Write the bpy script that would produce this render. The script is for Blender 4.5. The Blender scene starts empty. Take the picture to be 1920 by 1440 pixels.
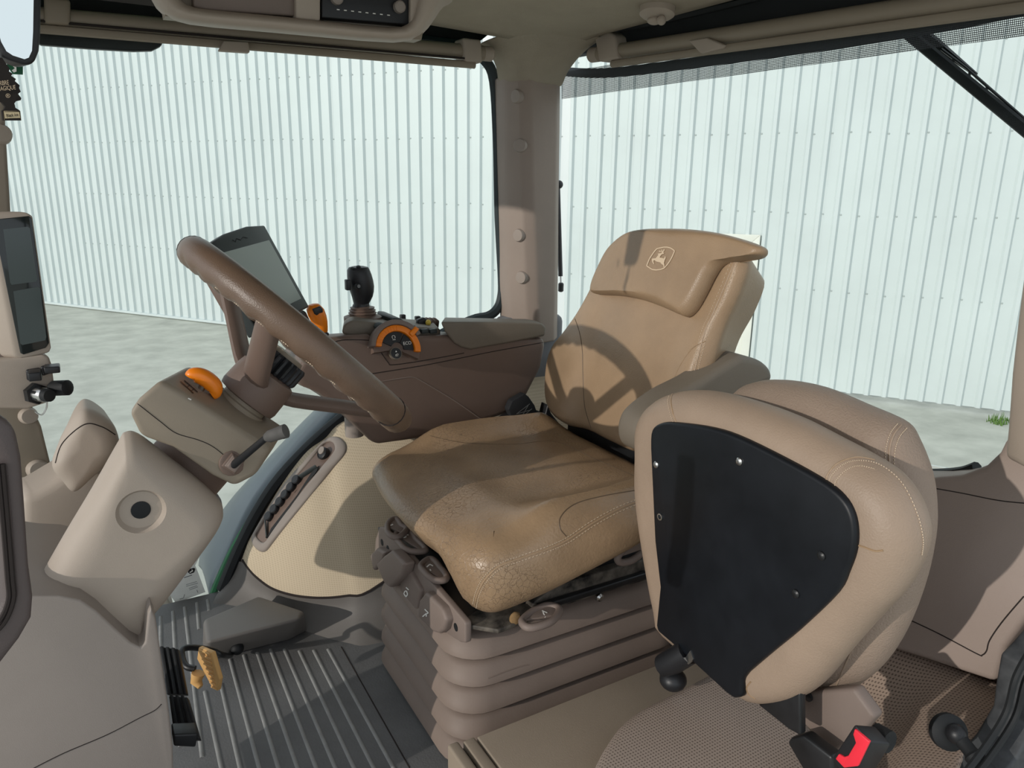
import bpy, bmesh, math, random
from mathutils import Vector, Matrix
from mathutils.bvhtree import BVHTree
from mathutils.geometry import tessellate_polygon
random.seed(7)
SC = bpy.context.scene
COL = SC.collection

# ------------------------------------------------------------------ camera
F = 1401.0
PITCH, ROLL, HEAD = math.radians(15.1), math.radians(-0.83), math.radians(30.0)
CAM = Vector((0, 0, 0.96))
_f0 = Vector((math.sin(HEAD), math.cos(HEAD), 0)); _r0 = Vector((math.cos(HEAD), -math.sin(HEAD), 0)); _z = Vector((0, 0, 1))
FW = _f0 * math.cos(PITCH) - _z * math.sin(PITCH)
_u0 = _f0 * math.sin(PITCH) + _z * math.cos(PITCH)
RT = _r0 * math.cos(ROLL) - _u0 * math.sin(ROLL)
UPV = _u0 * math.cos(ROLL) + _r0 * math.sin(ROLL)
cd = bpy.data.cameras.new('camera'); cam = bpy.data.objects.new('camera', cd); COL.objects.link(cam)
cd.sensor_width = 36.0; cd.lens = F / 1920 * 36.0; cd.clip_start = 0.02; cd.clip_end = 200
cam.matrix_world = Matrix(((RT.x, UPV.x, -FW.x, CAM.x), (RT.y, UPV.y, -FW.y, CAM.y), (RT.z, UPV.z, -FW.z, CAM.z), (0, 0, 0, 1)))
SC.camera = cam

# ------------------------------------------------------------------ sky, sun, exposure
w = bpy.data.worlds.new('world'); SC.world = w; w.use_nodes = True
bg = w.node_tree.nodes['Background']
bg.inputs[0].default_value = (0.86, 0.93, 1.0, 1); bg.inputs[1].default_value = 1.05
sd = bpy.data.lights.new('sun', 'SUN'); sun = bpy.data.objects.new('sun', sd); COL.objects.link(sun)
sd.energy = 1.9; sd.angle = math.radians(0.6); sd.color = (1.0, 0.94, 0.86)
SUN_DIR = Vector((0.95, 0.165, -0.262))
sun.rotation_euler = SUN_DIR.to_track_quat('-Z', 'Y').to_euler()
SC.view_settings.view_transform = 'Standard'; SC.view_settings.look = 'None'
SC.view_settings.exposure = 0.0; SC.view_settings.gamma = 1.0; SC.view_settings.use_curve_mapping = False

# ------------------------------------------------------------------ measuring helpers
def ray(px, py): return FW + RT * ((px - 960) / F) - UPV * ((py - 720) / F)
def U(px, py, ax, v):
    d = ray(px, py); i = 'xyz'.index(ax); return CAM + d * ((v - CAM[i]) / d[i])
def UP(px, py, p, n):
    d = ray(px, py); return CAM + d * ((Vector(p) - CAM).dot(n) / d.dot(n))
def V(*a): return Vector(a)

# ------------------------------------------------------------------ materials
def lin(c):
    c = c / 255.0
    return c / 12.92 if c <= 0.04045 else ((c + 0.055) / 1.055) ** 2.4
def rgb(r, g, b): return (lin(r), lin(g), lin(b), 1)
MATS = {}
def mat(name, col, rough=0.5, spec=0.5, metal=0.0, bump=0.0, bscale=400.0, var=0.0, vscale=6.0, var2=None, coat=0.0, bdetail=3.0):
    m = bpy.data.materials.new(name); m.use_nodes = True; nt = m.node_tree; N = nt.nodes; L = nt.links
    b = N['Principled BSDF']
    b.inputs['Base Color'].default_value = rgb(*col); b.inputs['Roughness'].default_value = rough
    b.inputs['Specular IOR Level'].default_value = spec; b.inputs['Metallic'].default_value = metal
    b.inputs['Coat Weight'].default_value = coat
    tc = N.new('ShaderNodeTexCoord')
    if var > 0:
        n = N.new('ShaderNodeTexNoise'); n.inputs['Scale'].default_value = vscale; n.inputs['Detail'].default_value = 6
        n.inputs['Roughness'].default_value = 0.6
        L.new(tc.outputs['Object'], n.inputs['Vector'])
        cr = N.new('ShaderNodeValToRGB'); c = rgb(*col)
        cr.color_ramp.elements[0].position = 0.32; cr.color_ramp.elements[1].position = 0.68
        d = rgb(*var2) if var2 else tuple(x * (1 + var) for x in c[:3]) + (1,)
        cr.color_ramp.elements[0].color = tuple(x * (1 - var) for x in c[:3]) + (1,); cr.color_ramp.elements[1].color = d
        L.new(n.outputs['Fac'], cr.inputs['Fac']); L.new(cr.outputs['Color'], b.inputs['Base Color'])
        mr = N.new('ShaderNodeMapRange'); mr.inputs['To Min'].default_value = max(0.05, rough - 0.1); mr.inputs['To Max'].default_value = min(1, rough + 0.1)
        L.new(n.outputs['Fac'], mr.inputs['Value']); L.new(mr.outputs['Result'], b.inputs['Roughness'])
    if bump > 0:
        n2 = N.new('ShaderNodeTexNoise'); n2.inputs['Scale'].default_value = bscale; n2.inputs['Detail'].default_value = bdetail
        L.new(tc.outputs['Object'], n2.inputs['Vector'])
        bp = N.new('ShaderNodeBump'); bp.inputs['Strength'].default_value = bump; bp.inputs['Distance'].default_value = 0.002
        L.new(n2.outputs['Fac'], bp.inputs['Height']); L.new(bp.outputs['Normal'], b.inputs['Normal'])
    MATS[name] = m; return m
def dotted(name, col, dark, pitch, axes, thr=0.25, rough=0.6, bump=0.5):
    """woven / perforated fabric: a regular lattice of small dark dots over a base colour"""
    m = mat(name, col, rough, bump=0.0); nt = m.node_tree; N = nt.nodes; L = nt.links; b = N['Principled BSDF']
    tc = N.new('ShaderNodeTexCoord'); sp = N.new('ShaderNodeSeparateXYZ'); L.new(tc.outputs['Object'], sp.inputs[0])
    sv = []
    for i, a in enumerate(axes):
        mu = N.new('ShaderNodeMath'); mu.operation = 'MULTIPLY'; mu.inputs[1].default_value = 2 * math.pi / pitch
        L.new(sp.outputs['XYZ'.index(a)], mu.inputs[0])
        s = N.new('ShaderNodeMath'); s.operation = 'SINE'; L.new(mu.outputs[0], s.inputs[0]); sv.append(s)
    p = N.new('ShaderNodeMath'); p.operation = 'ADD'; L.new(sv[0].outputs[0], p.inputs[0]); L.new(sv[1].outputs[0], p.inputs[1])
    g = N.new('ShaderNodeMapRange'); g.inputs['From Min'].default_value = thr; g.inputs['From Max'].default_value = thr + 0.7
    L.new(p.outputs[0], g.inputs['Value'])
    mx = N.new('ShaderNodeMix'); mx.data_type = 'RGBA'; L.new(g.outputs[0], mx.inputs['Factor'])
    mx.inputs[6].default_value = rgb(*col); mx.inputs[7].default_value = rgb(*dark)
    L.new(mx.outputs[2], b.inputs['Base Color'])
    bp = N.new('ShaderNodeBump'); bp.inputs['Strength'].default_value = bump; bp.inputs['Distance'].default_value = 0.001; bp.invert = True
    L.new(g.outputs[0], bp.inputs['Height']); L.new(bp.outputs['Normal'], b.inputs['Normal'])
    return m
def glass(name, tint=(0.95, 0.972, 0.966), refl=0.05):
    m = bpy.data.materials.new(name); m.use_nodes = True; nt = m.node_tree; N = nt.nodes; L = nt.links
    N.remove(N['Principled BSDF'])
    t = N.new('ShaderNodeBsdfTransparent'); t.inputs[0].default_value = tint + (1,)
    g = N.new('ShaderNodeBsdfGlossy'); g.inputs['Roughness'].default_value = 0.02
    fr = N.new('ShaderNodeFresnel'); fr.inputs[0].default_value = 1.10
    mx = N.new('ShaderNodeMixShader'); L.new(fr.outputs[0], mx.inputs[0]); L.new(t.outputs[0], mx.inputs[1]); L.new(g.outputs[0], mx.inputs[2])
    L.new(mx.outputs[0], N['Material Output'].inputs[0]); MATS[name] = m; return m
def mesh_cloth(name, col, pitch, axes, thr):
    m = bpy.data.materials.new(name); m.use_nodes = True; nt = m.node_tree; N = nt.nodes; L = nt.links; b = N['Principled BSDF']
    b.inputs['Base Color'].default_value = rgb(*col); b.inputs['Roughness'].default_value = 0.7
    tc = N.new('ShaderNodeTexCoord'); sp = N.new('ShaderNodeSeparateXYZ'); L.new(tc.outputs['Object'], sp.inputs[0]); sv = []
    for a in axes:
        mu = N.new('ShaderNodeMath'); mu.operation = 'MULTIPLY'; mu.inputs[1].default_value = 2 * math.pi / pitch; L.new(sp.outputs['XYZ'.index(a)], mu.inputs[0])
        s = N.new('ShaderNodeMath'); s.operation = 'SINE'; L.new(mu.outputs[0], s.inputs[0]); sv.append(s)
    p = N.new('ShaderNodeMath'); p.operation = 'ADD'; L.new(sv[0].outputs[0], p.inputs[0]); L.new(sv[1].outputs[0], p.inputs[1])
    g = N.new('ShaderNodeMath'); g.operation = 'GREATER_THAN'; g.inputs[1].default_value = thr; L.new(p.outputs[0], g.inputs[0])
    t = N.new('ShaderNodeBsdfTransparent'); mx = N.new('ShaderNodeMixShader')
    L.new(g.outputs[0], mx.inputs[0]); L.new(b.outputs[0], mx.inputs[1]); L.new(t.outputs[0], mx.inputs[2])
    L.new(mx.outputs[0], N['Material Output'].inputs[0]); MATS[name] = m; return m

leather = mat('leather', (158, 133, 106), 0.37, 0.45, bump=0.25, bscale=500, var=0.10, vscale=9, bdetail=2)
leather_worn = mat('leather_worn', (152, 126, 98), 0.32, 0.5, bump=0.35, bscale=220, var=0.13, vscale=11, bdetail=6)
leather_pale = mat('leather_pale', (156, 136, 118), 0.5, 0.4, bump=0.3, bscale=450, var=0.08, vscale=8)
grain_vinyl = mat('grain_vinyl', (148, 130, 115), 0.55, 0.35, bump=0.6, bscale=420, var=0.06, vscale=10)
leather_crease = mat('leather_crease', (96, 78, 60), 0.5, 0.4)
def add_cracks(m, scale, stren, col):
    nt = m.node_tree; N = nt.nodes; L = nt.links; b = N['Principled BSDF']
    tc = N.new('ShaderNodeTexCoord'); nz = N.new('ShaderNodeTexNoise'); nz.inputs['Scale'].default_value = 40; nz.inputs['Detail'].default_value = 4
    L.new(tc.outputs['Object'], nz.inputs['Vector'])
    ad = N.new('ShaderNodeMixRGB'); ad.blend_type = 'ADD'; ad.inputs[0].default_value = 0.02
    L.new(tc.outputs['Object'], ad.inputs[1]); L.new(nz.outputs['Color'], ad.inputs[2])
    vo = N.new('ShaderNodeTexVoronoi'); vo.feature = 'DISTANCE_TO_EDGE'; vo.inputs['Scale'].default_value = scale; L.new(ad.outputs[0], vo.inputs['Vector'])
    mr = N.new('ShaderNodeMapRange'); mr.inputs['From Min'].default_value = 0.0; mr.inputs['From Max'].default_value = 0.05; mr.inputs['To Min'].default_value = 1; mr.inputs['To Max'].default_value = 0; mr.clamp = True
    L.new(vo.outputs['Distance'], mr.inputs['Value'])
    mk = N.new('ShaderNodeTexNoise'); mk.inputs['Scale'].default_value = 7; L.new(tc.outputs['Object'], mk.inputs['Vector'])
    m2 = N.new('ShaderNodeMapRange'); m2.inputs['From Min'].default_value = 0.46; m2.inputs['From Max'].default_value = 0.62; m2.clamp = True; L.new(mk.outputs['Fac'], m2.inputs['Value'])
    mu = N.new('ShaderNodeMath'); mu.operation = 'MULTIPLY'; L.new(mr.outputs[0], mu.inputs[0]); L.new(m2.outputs[0], mu.inputs[1])
    m3 = N.new('ShaderNodeMath'); m3.operation = 'MULTIPLY'; m3.inputs[1].default_value = stren; L.new(mu.outputs[0], m3.inputs[0])
    old = b.inputs['Base Color'].links[0].from_socket
    mx = N.new('ShaderNodeMix'); mx.data_type = 'RGBA'; L.new(m3.outputs[0], mx.inputs['Factor']); L.new(old, mx.inputs[6]); mx.inputs[7].default_value = rgb(*col)
    L.new(mx.outputs[2], b.inputs['Base Color'])
    bp = N.new('ShaderNodeBump'); bp.inputs['Strength'].default_value = 0.5; bp.inputs['Distance'].default_value = 0.0012; bp.invert = True
    L.new(m3.outputs[0], bp.inputs['Height'])
    ob = b.inputs['Normal'].links[0].from_socket; L.new(ob, bp.inputs['Normal']); L.new(bp.outputs['Normal'], b.inputs['Normal'])
add_cracks(leather_worn, 120, 0.6, (96, 76, 58))
thread = mat('thread', (205, 185, 160), 0.8)
plastic_tan = mat('plastic_tan', (168, 155, 142), 0.55, 0.35, bump=0.12, bscale=900, var=0.05, vscale=7)
plastic_grey = mat('plastic_grey', (146, 136, 128), 0.55, 0.35, bump=0.12, bscale=900, var=0.04, vscale=6)
plastic_olive = mat('plastic_olive', (142, 130, 114), 0.5, 0.4, bump=0.1, bscale=900, var=0.05, vscale=8)
plastic_brown = mat('plastic_brown', (112, 94, 84), 0.5, 0.4, bump=0.15, bscale=800, var=0.05, vscale=5)
door_plastic = mat('door_plastic', (84, 74, 72), 0.5, 0.4, bump=0.15, bscale=800)
plastic_lid = mat('plastic_lid', (116, 107, 95), 0.55, 0.4, bump=0.2, bscale=700, var=0.06, vscale=7)
plastic_taupe = mat('plastic_taupe', (128, 114, 106), 0.55, 0.35, bump=0.15, bscale=700, var=0.06, vscale=6)
rubber_bellows = mat('rubber_bellows', (128, 113, 103), 0.55, 0.35, bump=0.1, bscale=300, var=0.07, vscale=9)
headliner = mat('headliner', (164, 154, 138), 0.95, 0.1, bump=0.5, bscale=700, var=0.05, vscale=12)
fender_cloth = dotted('fender_cloth', (198, 182, 156), (184, 168, 144), 0.0045, 'XZ', 0.2, 0.85, 0.2)
perf = dotted('perforated_fabric', (166, 150, 138), (112, 98, 89), 0.0046, 'XY', 0.6, 0.6, 0.5)
perf2 = dotted('perforated_trim', (172, 152, 137), (112, 96, 86), 0.0052, 'XY', 0.6, 0.65, 0.5)
rim_leather = mat('rim_leather', (104, 84, 69), 0.38, 0.5, bump=0.25, bscale=600, var=0.08, vscale=12)
slate_plastic = mat('slate_plastic', (122, 124, 128), 0.55, 0.35, bump=0.15, bscale=700)
cap_m = mat('cap_plastic', (158, 146, 137), 0.5, 0.4)
black_plastic = mat('black_plastic', (30, 31, 34), 0.42, 0.45, bump=0.08, bscale=900)
black_panel = mat('black_panel', (17, 20, 25), 0.42, 0.32, var=0.25, vscale=14)
black_metal = mat('black_metal', (26, 27, 29), 0.4, 0.5, var=0.3, vscale=30)
dusty_metal = mat('dusty_metal', (34, 33, 32), 0.6, 0.4, var=0.5, vscale=40, var2=(110, 102, 92))
black_rubber = mat('black_rubber', (28, 30, 32), 0.65, 0.35, var=0.15, vscale=20)
seal_rubber = mat('seal_rubber', (40, 50, 54), 0.5, 0.4)
grey_seal = mat('worn_seal_rubber', (46, 48, 52), 0.6, 0.4, var=0.3, vscale=25, var2=(78, 80, 82))
mat_rubber = mat('mat_rubber', (108, 108, 108), 0.7, 0.3, bump=0.3, bscale=250, var=0.14, vscale=9)
mat_rib = mat('mat_rib_rubber', (146, 146, 144), 0.75, 0.3, var=0.12, vscale=30)
foot_plastic = mat('foot_plastic', (108, 104, 100), 0.55, 0.35, bump=0.15, bscale=700, var=0.06)
orange = mat('orange_plastic', (246, 134, 20), 0.35, 0.5)
pedal_tan = mat('pedal_plastic', (214, 168, 106), 0.6, 0.3)
steel = mat('steel', (190, 190, 188), 0.3, 0.5, metal=1.0)
white_print = mat('white_print', (240, 238, 232), 0.6)
tan_print = mat('tan_print', (214, 192, 164), 0.7)
grey_print = mat('grey_print', (120, 122, 122), 0.7)
black_print = mat('black_print', (25, 25, 26), 0.6)
dark_groove = mat('dark_groove', (48, 42, 40), 0.8, 0.2)
red_plastic = mat('red_plastic', (240, 48, 66), 0.4, 0.5)
yellow_plastic = mat('yellow_plastic', (226, 198, 80), 0.45)
green_paint = mat('green_paint', (58, 128, 84), 0.35, 0.5, var=0.1, vscale=20)
green_card = mat('green_card', (20, 88, 56), 0.5)
paper = mat('paper', (236, 238, 232), 0.85, 0.2, var=0.05, vscale=30)
cardboard = mat('cardboard', (214, 196, 160), 0.85, 0.2)
black_card = mat('black_card', (46, 42, 40), 0.8, 0.2)
screen_reflection = mat('screen_reflection', (150, 160, 154), 0.3, 0.6)  # pale base colour stands for wall and sky reflected in the screen
dark_screen = mat('dark_screen', (30, 36, 36), 0.08, 0.5)
lcd = mat('lcd', (62, 72, 72), 0.12, 0.5)
bezel = mat('bezel', (52, 58, 58), 0.5, 0.4)
mirror_m = mat('mirror_glass', (225, 232, 230), 0.02, 0.5, metal=1.0)
dark_knob = mat('dark_knob_rubber', (84, 82, 80), 0.7, 0.3, var=0.15, vscale=60)
ext_fender = mat('exterior_fender', (66, 76, 84), 0.32, 0.5, var=0.06, vscale=5)  # black plastic, with the sky's reflection painted in as blue-grey
strap = mat('webbing', (38, 39, 42), 0.75, 0.3, bump=0.4, bscale=900)
paint_white = mat('painted_sheet', (207, 215, 214), 0.4, 0.4, var=0.03, vscale=1.2)
paint_door = mat('painted_door', (226, 226, 216), 0.5, 0.4, var=0.03, vscale=3)
screw_m = mat('screw_head', (176, 184, 182), 0.5)
concrete = mat('concrete', (186, 186, 176), 0.9, 0.2, bump=0.5, bscale=14, var=0.16, vscale=2.6)
grass_m = mat('grass', (98, 128, 66), 0.9, 0.2, var=0.3, vscale=60)
foam = mat('worn_foam', (132, 106, 74), 0.9, 0.1, var=0.3, vscale=60)
window_glass = glass('window_glass')
blind_cloth = mesh_cloth('blind_mesh', (58, 62, 66), 0.0026, 'YZ', 0.32)

# ------------------------------------------------------------------ geometry helpers
class B:
    def __init__(s): s.v = []; s.f = []
    def add(s, vs, fs):
        o = len(s.v); s.v += [Vector(p) for p in vs]; s.f += [tuple(i + o for i in f) for f in fs]; return s
    def prism(s, pts, vec):
        pts = [Vector(p) for p in pts]; n = len(pts); vec = Vector(vec)
        nrm = Vector((0, 0, 0))
        for i in range(n): nrm += pts[i].cross(pts[(i + 1) % n])
        if nrm.dot(vec) > 0: pts = pts[::-1]
        s.add(pts + [p + vec for p in pts], [tuple(range(n)), tuple(range(2 * n - 1, n - 1, -1))] + [((i + 1) % n, i, n + i, n + (i + 1) % n) for i in range(n)])
        return s
    def box(s, c, size, ax=None):
        c = Vector(c); X, Y, Z = ax if ax else (V(1, 0, 0), V(0, 1, 0), V(0, 0, 1))
        X = X * size[0] / 2; Y = Y * size[1] / 2; Z = Z * size[2] / 2
        return s.prism([c - X - Y - Z, c + X - Y - Z, c + X + Y - Z, c - X + Y - Z], Z * 2)
    def loft(s, rings, cap=True, closed=True):
        n = len(rings[0]); o = []
        for r in rings: o += list(r)
        fs = []
        for k in range(len(rings) - 1):
            for i in range(n if closed else n - 1):
                j = (i + 1) % n
                fs.append((k * n + i, k * n + j, (k + 1) * n + j, (k + 1) * n + i))
        if cap and closed:
            fs.append(tuple(range(n - 1, -1, -1))); fs.append(tuple((len(rings) - 1) * n + i for i in range(n)))
        return s.add(o, fs)
    def tube(s, path, r, n=10, flat=None, cap=True, closed=False):
        path = [Vector(p) for p in path]; m = len(path)
        rs = r if isinstance(r, (list, tuple)) else [r] * m
        T = []
        for i in range(m):
            a = path[i - 1] if (i > 0 or closed) else path[i]; b = path[(i + 1) % m] if (i < m - 1 or closed) else path[i]
            T.append((b - a).normalized())
        ref = Vector(flat) if flat is not None else (V(0, 0, 1) if abs(T[0].z) < 0.9 else V(1, 0, 0))
        rings = []; N0 = (ref - T[0] * ref.dot(T[0])).normalized()
        for i in range(m):
            N0 = (N0 - T[i] * N0.dot(T[i])).normalized(); B0 = T[i].cross(N0)
            rr = rs[i]; ra, rb = rr if isinstance(rr, (list, tuple)) else (rr, rr)
            rings.append([path[i] + N0 * (math.cos(2 * math.pi * k / n) * ra) + B0 * (math.sin(2 * math.pi * k / n) * rb) for k in range(n)])
        if closed: rings.append(rings[0]); return s.loft(rings, cap=False)
        return s.loft(rings, cap=cap)
    def lathe(s, o, axis, prof, n=24, ref=None):
        o = Vector(o); a = Vector(axis).normalized()
        r0 = Vector(ref) if ref is not None else (V(0, 0, 1) if abs(a.z) < 0.9 else V(1, 0, 0))
        x = (r0 - a * r0.dot(a)).normalized(); y = a.cross(x)
        return s.loft([[o + a * h + x * (math.cos(2 * math.pi * k / n) * r) + y * (math.sin(2 * math.pi * k / n) * r) for k in range(n)] for r, h in prof])
    def ball(s, c, r, n=14):
        rx = r if isinstance(r, (list, tuple)) else (r, r, r); c = Vector(c)
        return s.loft([[c + V(rx[0] * math.sin(t) * math.cos(p), rx[1] * math.sin(t) * math.sin(p), -rx[2] * math.cos(t)) for p in [2 * math.pi * k / n for k in range(n)]] for t in [0.02 + (math.pi - 0.04) * j / 9 for j in range(10)]])
    def grid(s, rows):
        n = len(rows[0]); fs = []
        for k in range(len(rows) - 1):
            for i in range(n - 1): fs.append((k * n + i, k * n + i + 1, (k + 1) * n + i + 1, (k + 1) * n + i))
        return s.add([p for r in rows for p in r], fs)
ORG = {}
def build(b, name, m, parent=None, bevel=0, seg=3, sub=0, smooth=True, angle=40, solid=0, world=None):
    me = bpy.data.meshes.new(name)
    if parent is not None: org = ORG[parent]
    elif world is not None: org = Vector(world)
    else:
        xs = [p.x for p in b.v]; ys = [p.y for p in b.v]; zs = [p.z for p in b.v]
        org = V((min(xs) + max(xs)) / 2, (min(ys) + max(ys)) / 2, min(zs))
    me.from_pydata([p - org for p in b.v], [], b.f); me.validate()
    bm = bmesh.new(); bm.from_mesh(me); bmesh.ops.recalc_face_normals(bm, faces=bm.faces); bm.to_mesh(me); bm.free()
    me.materials.append(m)
    if smooth:
        me.polygons.foreach_set('use_smooth', [True] * len(me.polygons)); me.set_sharp_from_angle(angle=math.radians(angle))
    o = bpy.data.objects.new(name, me); COL.objects.link(o)
    if parent is None: o.location = org
    else: o.parent = parent
    ORG[o] = org
    if solid:
        md = o.modifiers.new('solid', 'SOLIDIFY'); md.thickness = solid; md.offset = -1
    if bevel:
        md = o.modifiers.new('bevel', 'BEVEL'); md.width = bevel; md.segments = seg; md.limit_method = 'ANGLE'; md.angle_limit = math.radians(30)
        md.harden_normals = False
        me.polygons.foreach_set('use_smooth', [True] * len(me.polygons))
        for e in me.edges: e.use_edge_sharp = False
    if sub:
        md = o.modifiers.new('sub', 'SUBSURF'); md.levels = sub; md.render_levels = sub
        for e in me.edges: e.use_edge_sharp = False
    return o
def root(name, loc, label, cat, group=None, kind=None):
    o = bpy.data.objects.new(name, None); COL.objects.link(o); o.location = loc; o.empty_display_size = 0.05
    ORG[o] = Vector(loc); return tag(o, label, cat, group, kind)
def tag(o, label=None, cat=None, group=None, kind=None):
    if label: o['label'] = label
    if cat: o['category'] = cat
    if group: o['group'] = group
    if kind: o['kind'] = kind
    return o
def spline(pts, n, closed=True):
    """Catmull-Rom resample of 2-D or 3-D points"""
    P = [Vector(p) for p in pts]; m = len(P); out = []; segs = m if closed else m - 1
    for k in range(n):
        t = k / n * segs if closed else k / (n - 1) * segs
        i = min(int(t), segs - 1); u = t - i
        g = (lambda j: P[j % m]) if closed else (lambda j: P[max(0, min(m - 1, j))])
        a, b, c, d = g(i - 1), g(i), g(i + 1), g(i + 2)
        out.append(0.5 * ((2 * b) + (c - a) * u + (2 * a - 5 * b + 4 * c - d) * u * u + (3 * b - a - 3 * c + d) * u ** 3))
    return out
def inset(poly, d):
    """offset a counter-clockwise 2-D outline inwards by d"""
    n = len(poly); out = []
    for i in range(n):
        a, b, c = poly[i - 1], poly[i], poly[(i + 1) % n]
        t = (c - a); nn = Vector((-t.y, t.x));
        if nn.length > 1e-9: nn.normalize()
        out.append(b + nn * d)
    return out
def puff(outline3, O, A, Bx, N, front, back, r, n=72, top=None, rings=7, smooth_outline=True, rb=None, radial=False):
    """upholstered pad: outline (3-D points on a plane O,A,B), front/back heights along N, rounded rim radius r; top(a,b) adds to the front height"""
    O = Vector(O); p2 = [Vector(((Vector(p) - O).dot(A), (Vector(p) - O).dot(Bx))) for p in outline3]
    area = sum(p2[i - 1].x * p2[i].y - p2[i].x * p2[i - 1].y for i in range(len(p2)))
    if area < 0: p2 = p2[::-1]
    if smooth_outline: p2 = spline(p2, n)
    cen = sum(p2, Vector((0, 0))) / len(p2)
    th = front - back; r = min(r, th / 2 * 0.999)
    ins = (lambda pl, d: [cen + (p - cen) * (1 - d / max(d * 1.02 + 1e-6, (p - cen).length)) for p in pl]) if radial else inset
    R = []
    def ring(pl, hf): R.append([O + A * p.x + Bx * p.y + N * hf(p) for p in pl])
    tp = (lambda p: top(p.x, p.y)) if top else (lambda p: 0.0)
    rb_ = rb is not None; hb_ = th - r if rb_ else r; rb = rb if rb_ else r
    core_b = ins(p2, rb); core = ins(p2, r)
    for k in range(1, 4): ring([cen + (p - cen) * (k / 4) for p in core_b], lambda p: back)
    for k in range(7):
        t = math.pi / 2 * k / 6
        sk = (k / 6) if rb_ else math.sin(t); ck = (k / 6) if rb_ else (1 - math.cos(t))
        ring(ins(p2, rb * (1 - sk)), lambda p, ck=ck: back + hb_ * ck)
    for k in range(1, 7):
        t = math.pi / 2 * k / 6
        fr = k / 6
        ring(ins(p2, r * (1 - math.cos(t))), lambda p, t=t, fr=fr: front - r * (1 - math.sin(t)) + tp(p) * fr)
    for k in range(1, rings): ring([cen + (p - cen) * (1 - k / rings) for p in core], lambda p: front + tp(p))
    b = B().loft(R, cap=False); m = len(R[0])
    b.add([O + A * cen.x + Bx * cen.y + N * back, O + A * cen.x + Bx * cen.y + N * (front + tp(cen))], [])
    ib = len(b.v) - 2; it = ib + 1; L = (len(R) - 1) * m
    for i in range(m): b.f.append((ib, (i + 1) % m, i)); b.f.append((it, L + i, L + (i + 1) % m))
    return b
DG = None
def bvh(o):
    bpy.context.view_layer.update(); dg = bpy.context.evaluated_depsgraph_get()
    t = BVHTree.FromObject(o, dg); off = o.matrix_world.translation.copy(); return t, off
def hit(T, px, py, lift=0.0006):
    t, off = T; d = ray(px, py).normalized()
    loc, nr, i, dist = t.ray_cast(CAM - off, d)
    if loc is None: return None, None
    if nr.dot(d) > 0: nr = -nr
    return loc + off + nr * lift, nr
def seam(pxs, T, r, name, m, parent, n=40, lift=0.0, smooth=True):
    pts = spline([Vector(p) for p in pxs], n, closed=False) if smooth else [Vector(p) for p in pxs]
    q = [hit(T, p.x, p.y, lift)[0] for p in pts]; q = [p for p in q if p is not None]
    if len(q) < 2: return None
    return build(B().tube(q, r, 6), name, m, parent)
def stitches(pxs, T, name, m, parent, n=60, r=0.00055, frac=0.5, lift=0.0006):
    pts = spline([Vector(p) for p in pxs], n * 2, closed=False); b = B()
    for i in range(0, len(pts) - 1, 2):
        a, _ = hit(T, pts[i].x, pts[i].y, lift); e = pts[i] + (pts[i + 1] - pts[i]) * (2 * frac)
        c, _ = hit(T, e.x, e.y, lift)
        if a is not None and c is not None and (a - c).length < 0.03: b.tube([a, c], r, 5)
    o = build(b, name, m, parent); o['kind'] = 'stuff'; return o
def decal(polys, T, name, m, parent, lift=0.0008):
    b = B()
    for poly in polys:
        pts = [hit(T, x, y, lift)[0] for x, y in poly]
        if any(p is None for p in pts): continue
        tri = tessellate_polygon([[Vector((x, y, 0)) for x, y in poly]])
        b.add(pts, [tuple(t) for t in tri])
    if not b.v: return None
    return build(b, name, m, parent, smooth=False)
def strokes(lines, wd, T, name, m, parent, lift=0.0008):
    polys = []
    for ln in lines:
        for i in range(len(ln) - 1):
            a, c = Vector(ln[i]), Vector(ln[i + 1]); t = (c - a).normalized(); nn = Vector((-t.y, t.x)) * wd / 2
            polys.append([tuple(a - nn), tuple(c - nn), tuple(c + nn), tuple(a + nn)])
    return decal(polys, T, name, m, parent, lift)
def text(body, loc, xdir, ydir, size, name, m, parent, align='CENTER', sx=1.0):
    cu = bpy.data.curves.new(name, 'FONT'); cu.body = body; cu.size = size; cu.align_x = align; cu.align_y = 'CENTER'; cu.extrude = 0.0001
    o = bpy.data.objects.new(name + '_curve', cu); COL.objects.link(o); bpy.context.view_layer.update()
    me = bpy.data.meshes.new_from_object(o.evaluated_get(bpy.context.evaluated_depsgraph_get()))
    bpy.data.objects.remove(o)
    X = Vector(xdir).normalized(); Y = Vector(ydir).normalized(); Z = X.cross(Y); loc = Vector(loc)
    b = B(); b.add([loc + X * (p.co.x * sx) + Y * p.co.y + Z * p.co.z for p in me.vertices], [tuple(f.vertices) for f in me.polygons])
    return build(b, name, m, parent, smooth=False)
def slab(pxs, ax, v, vec, **k):
    return B().prism([U(x, y, ax, v) for x, y in pxs], vec)
def px_pts(pxs, ax, v): return [U(x, y, ax, v) for x, y in pxs]
X_, Y_, Z_ = V(1, 0, 0), V(0, 1, 0), V(0, 0, 1)

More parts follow.
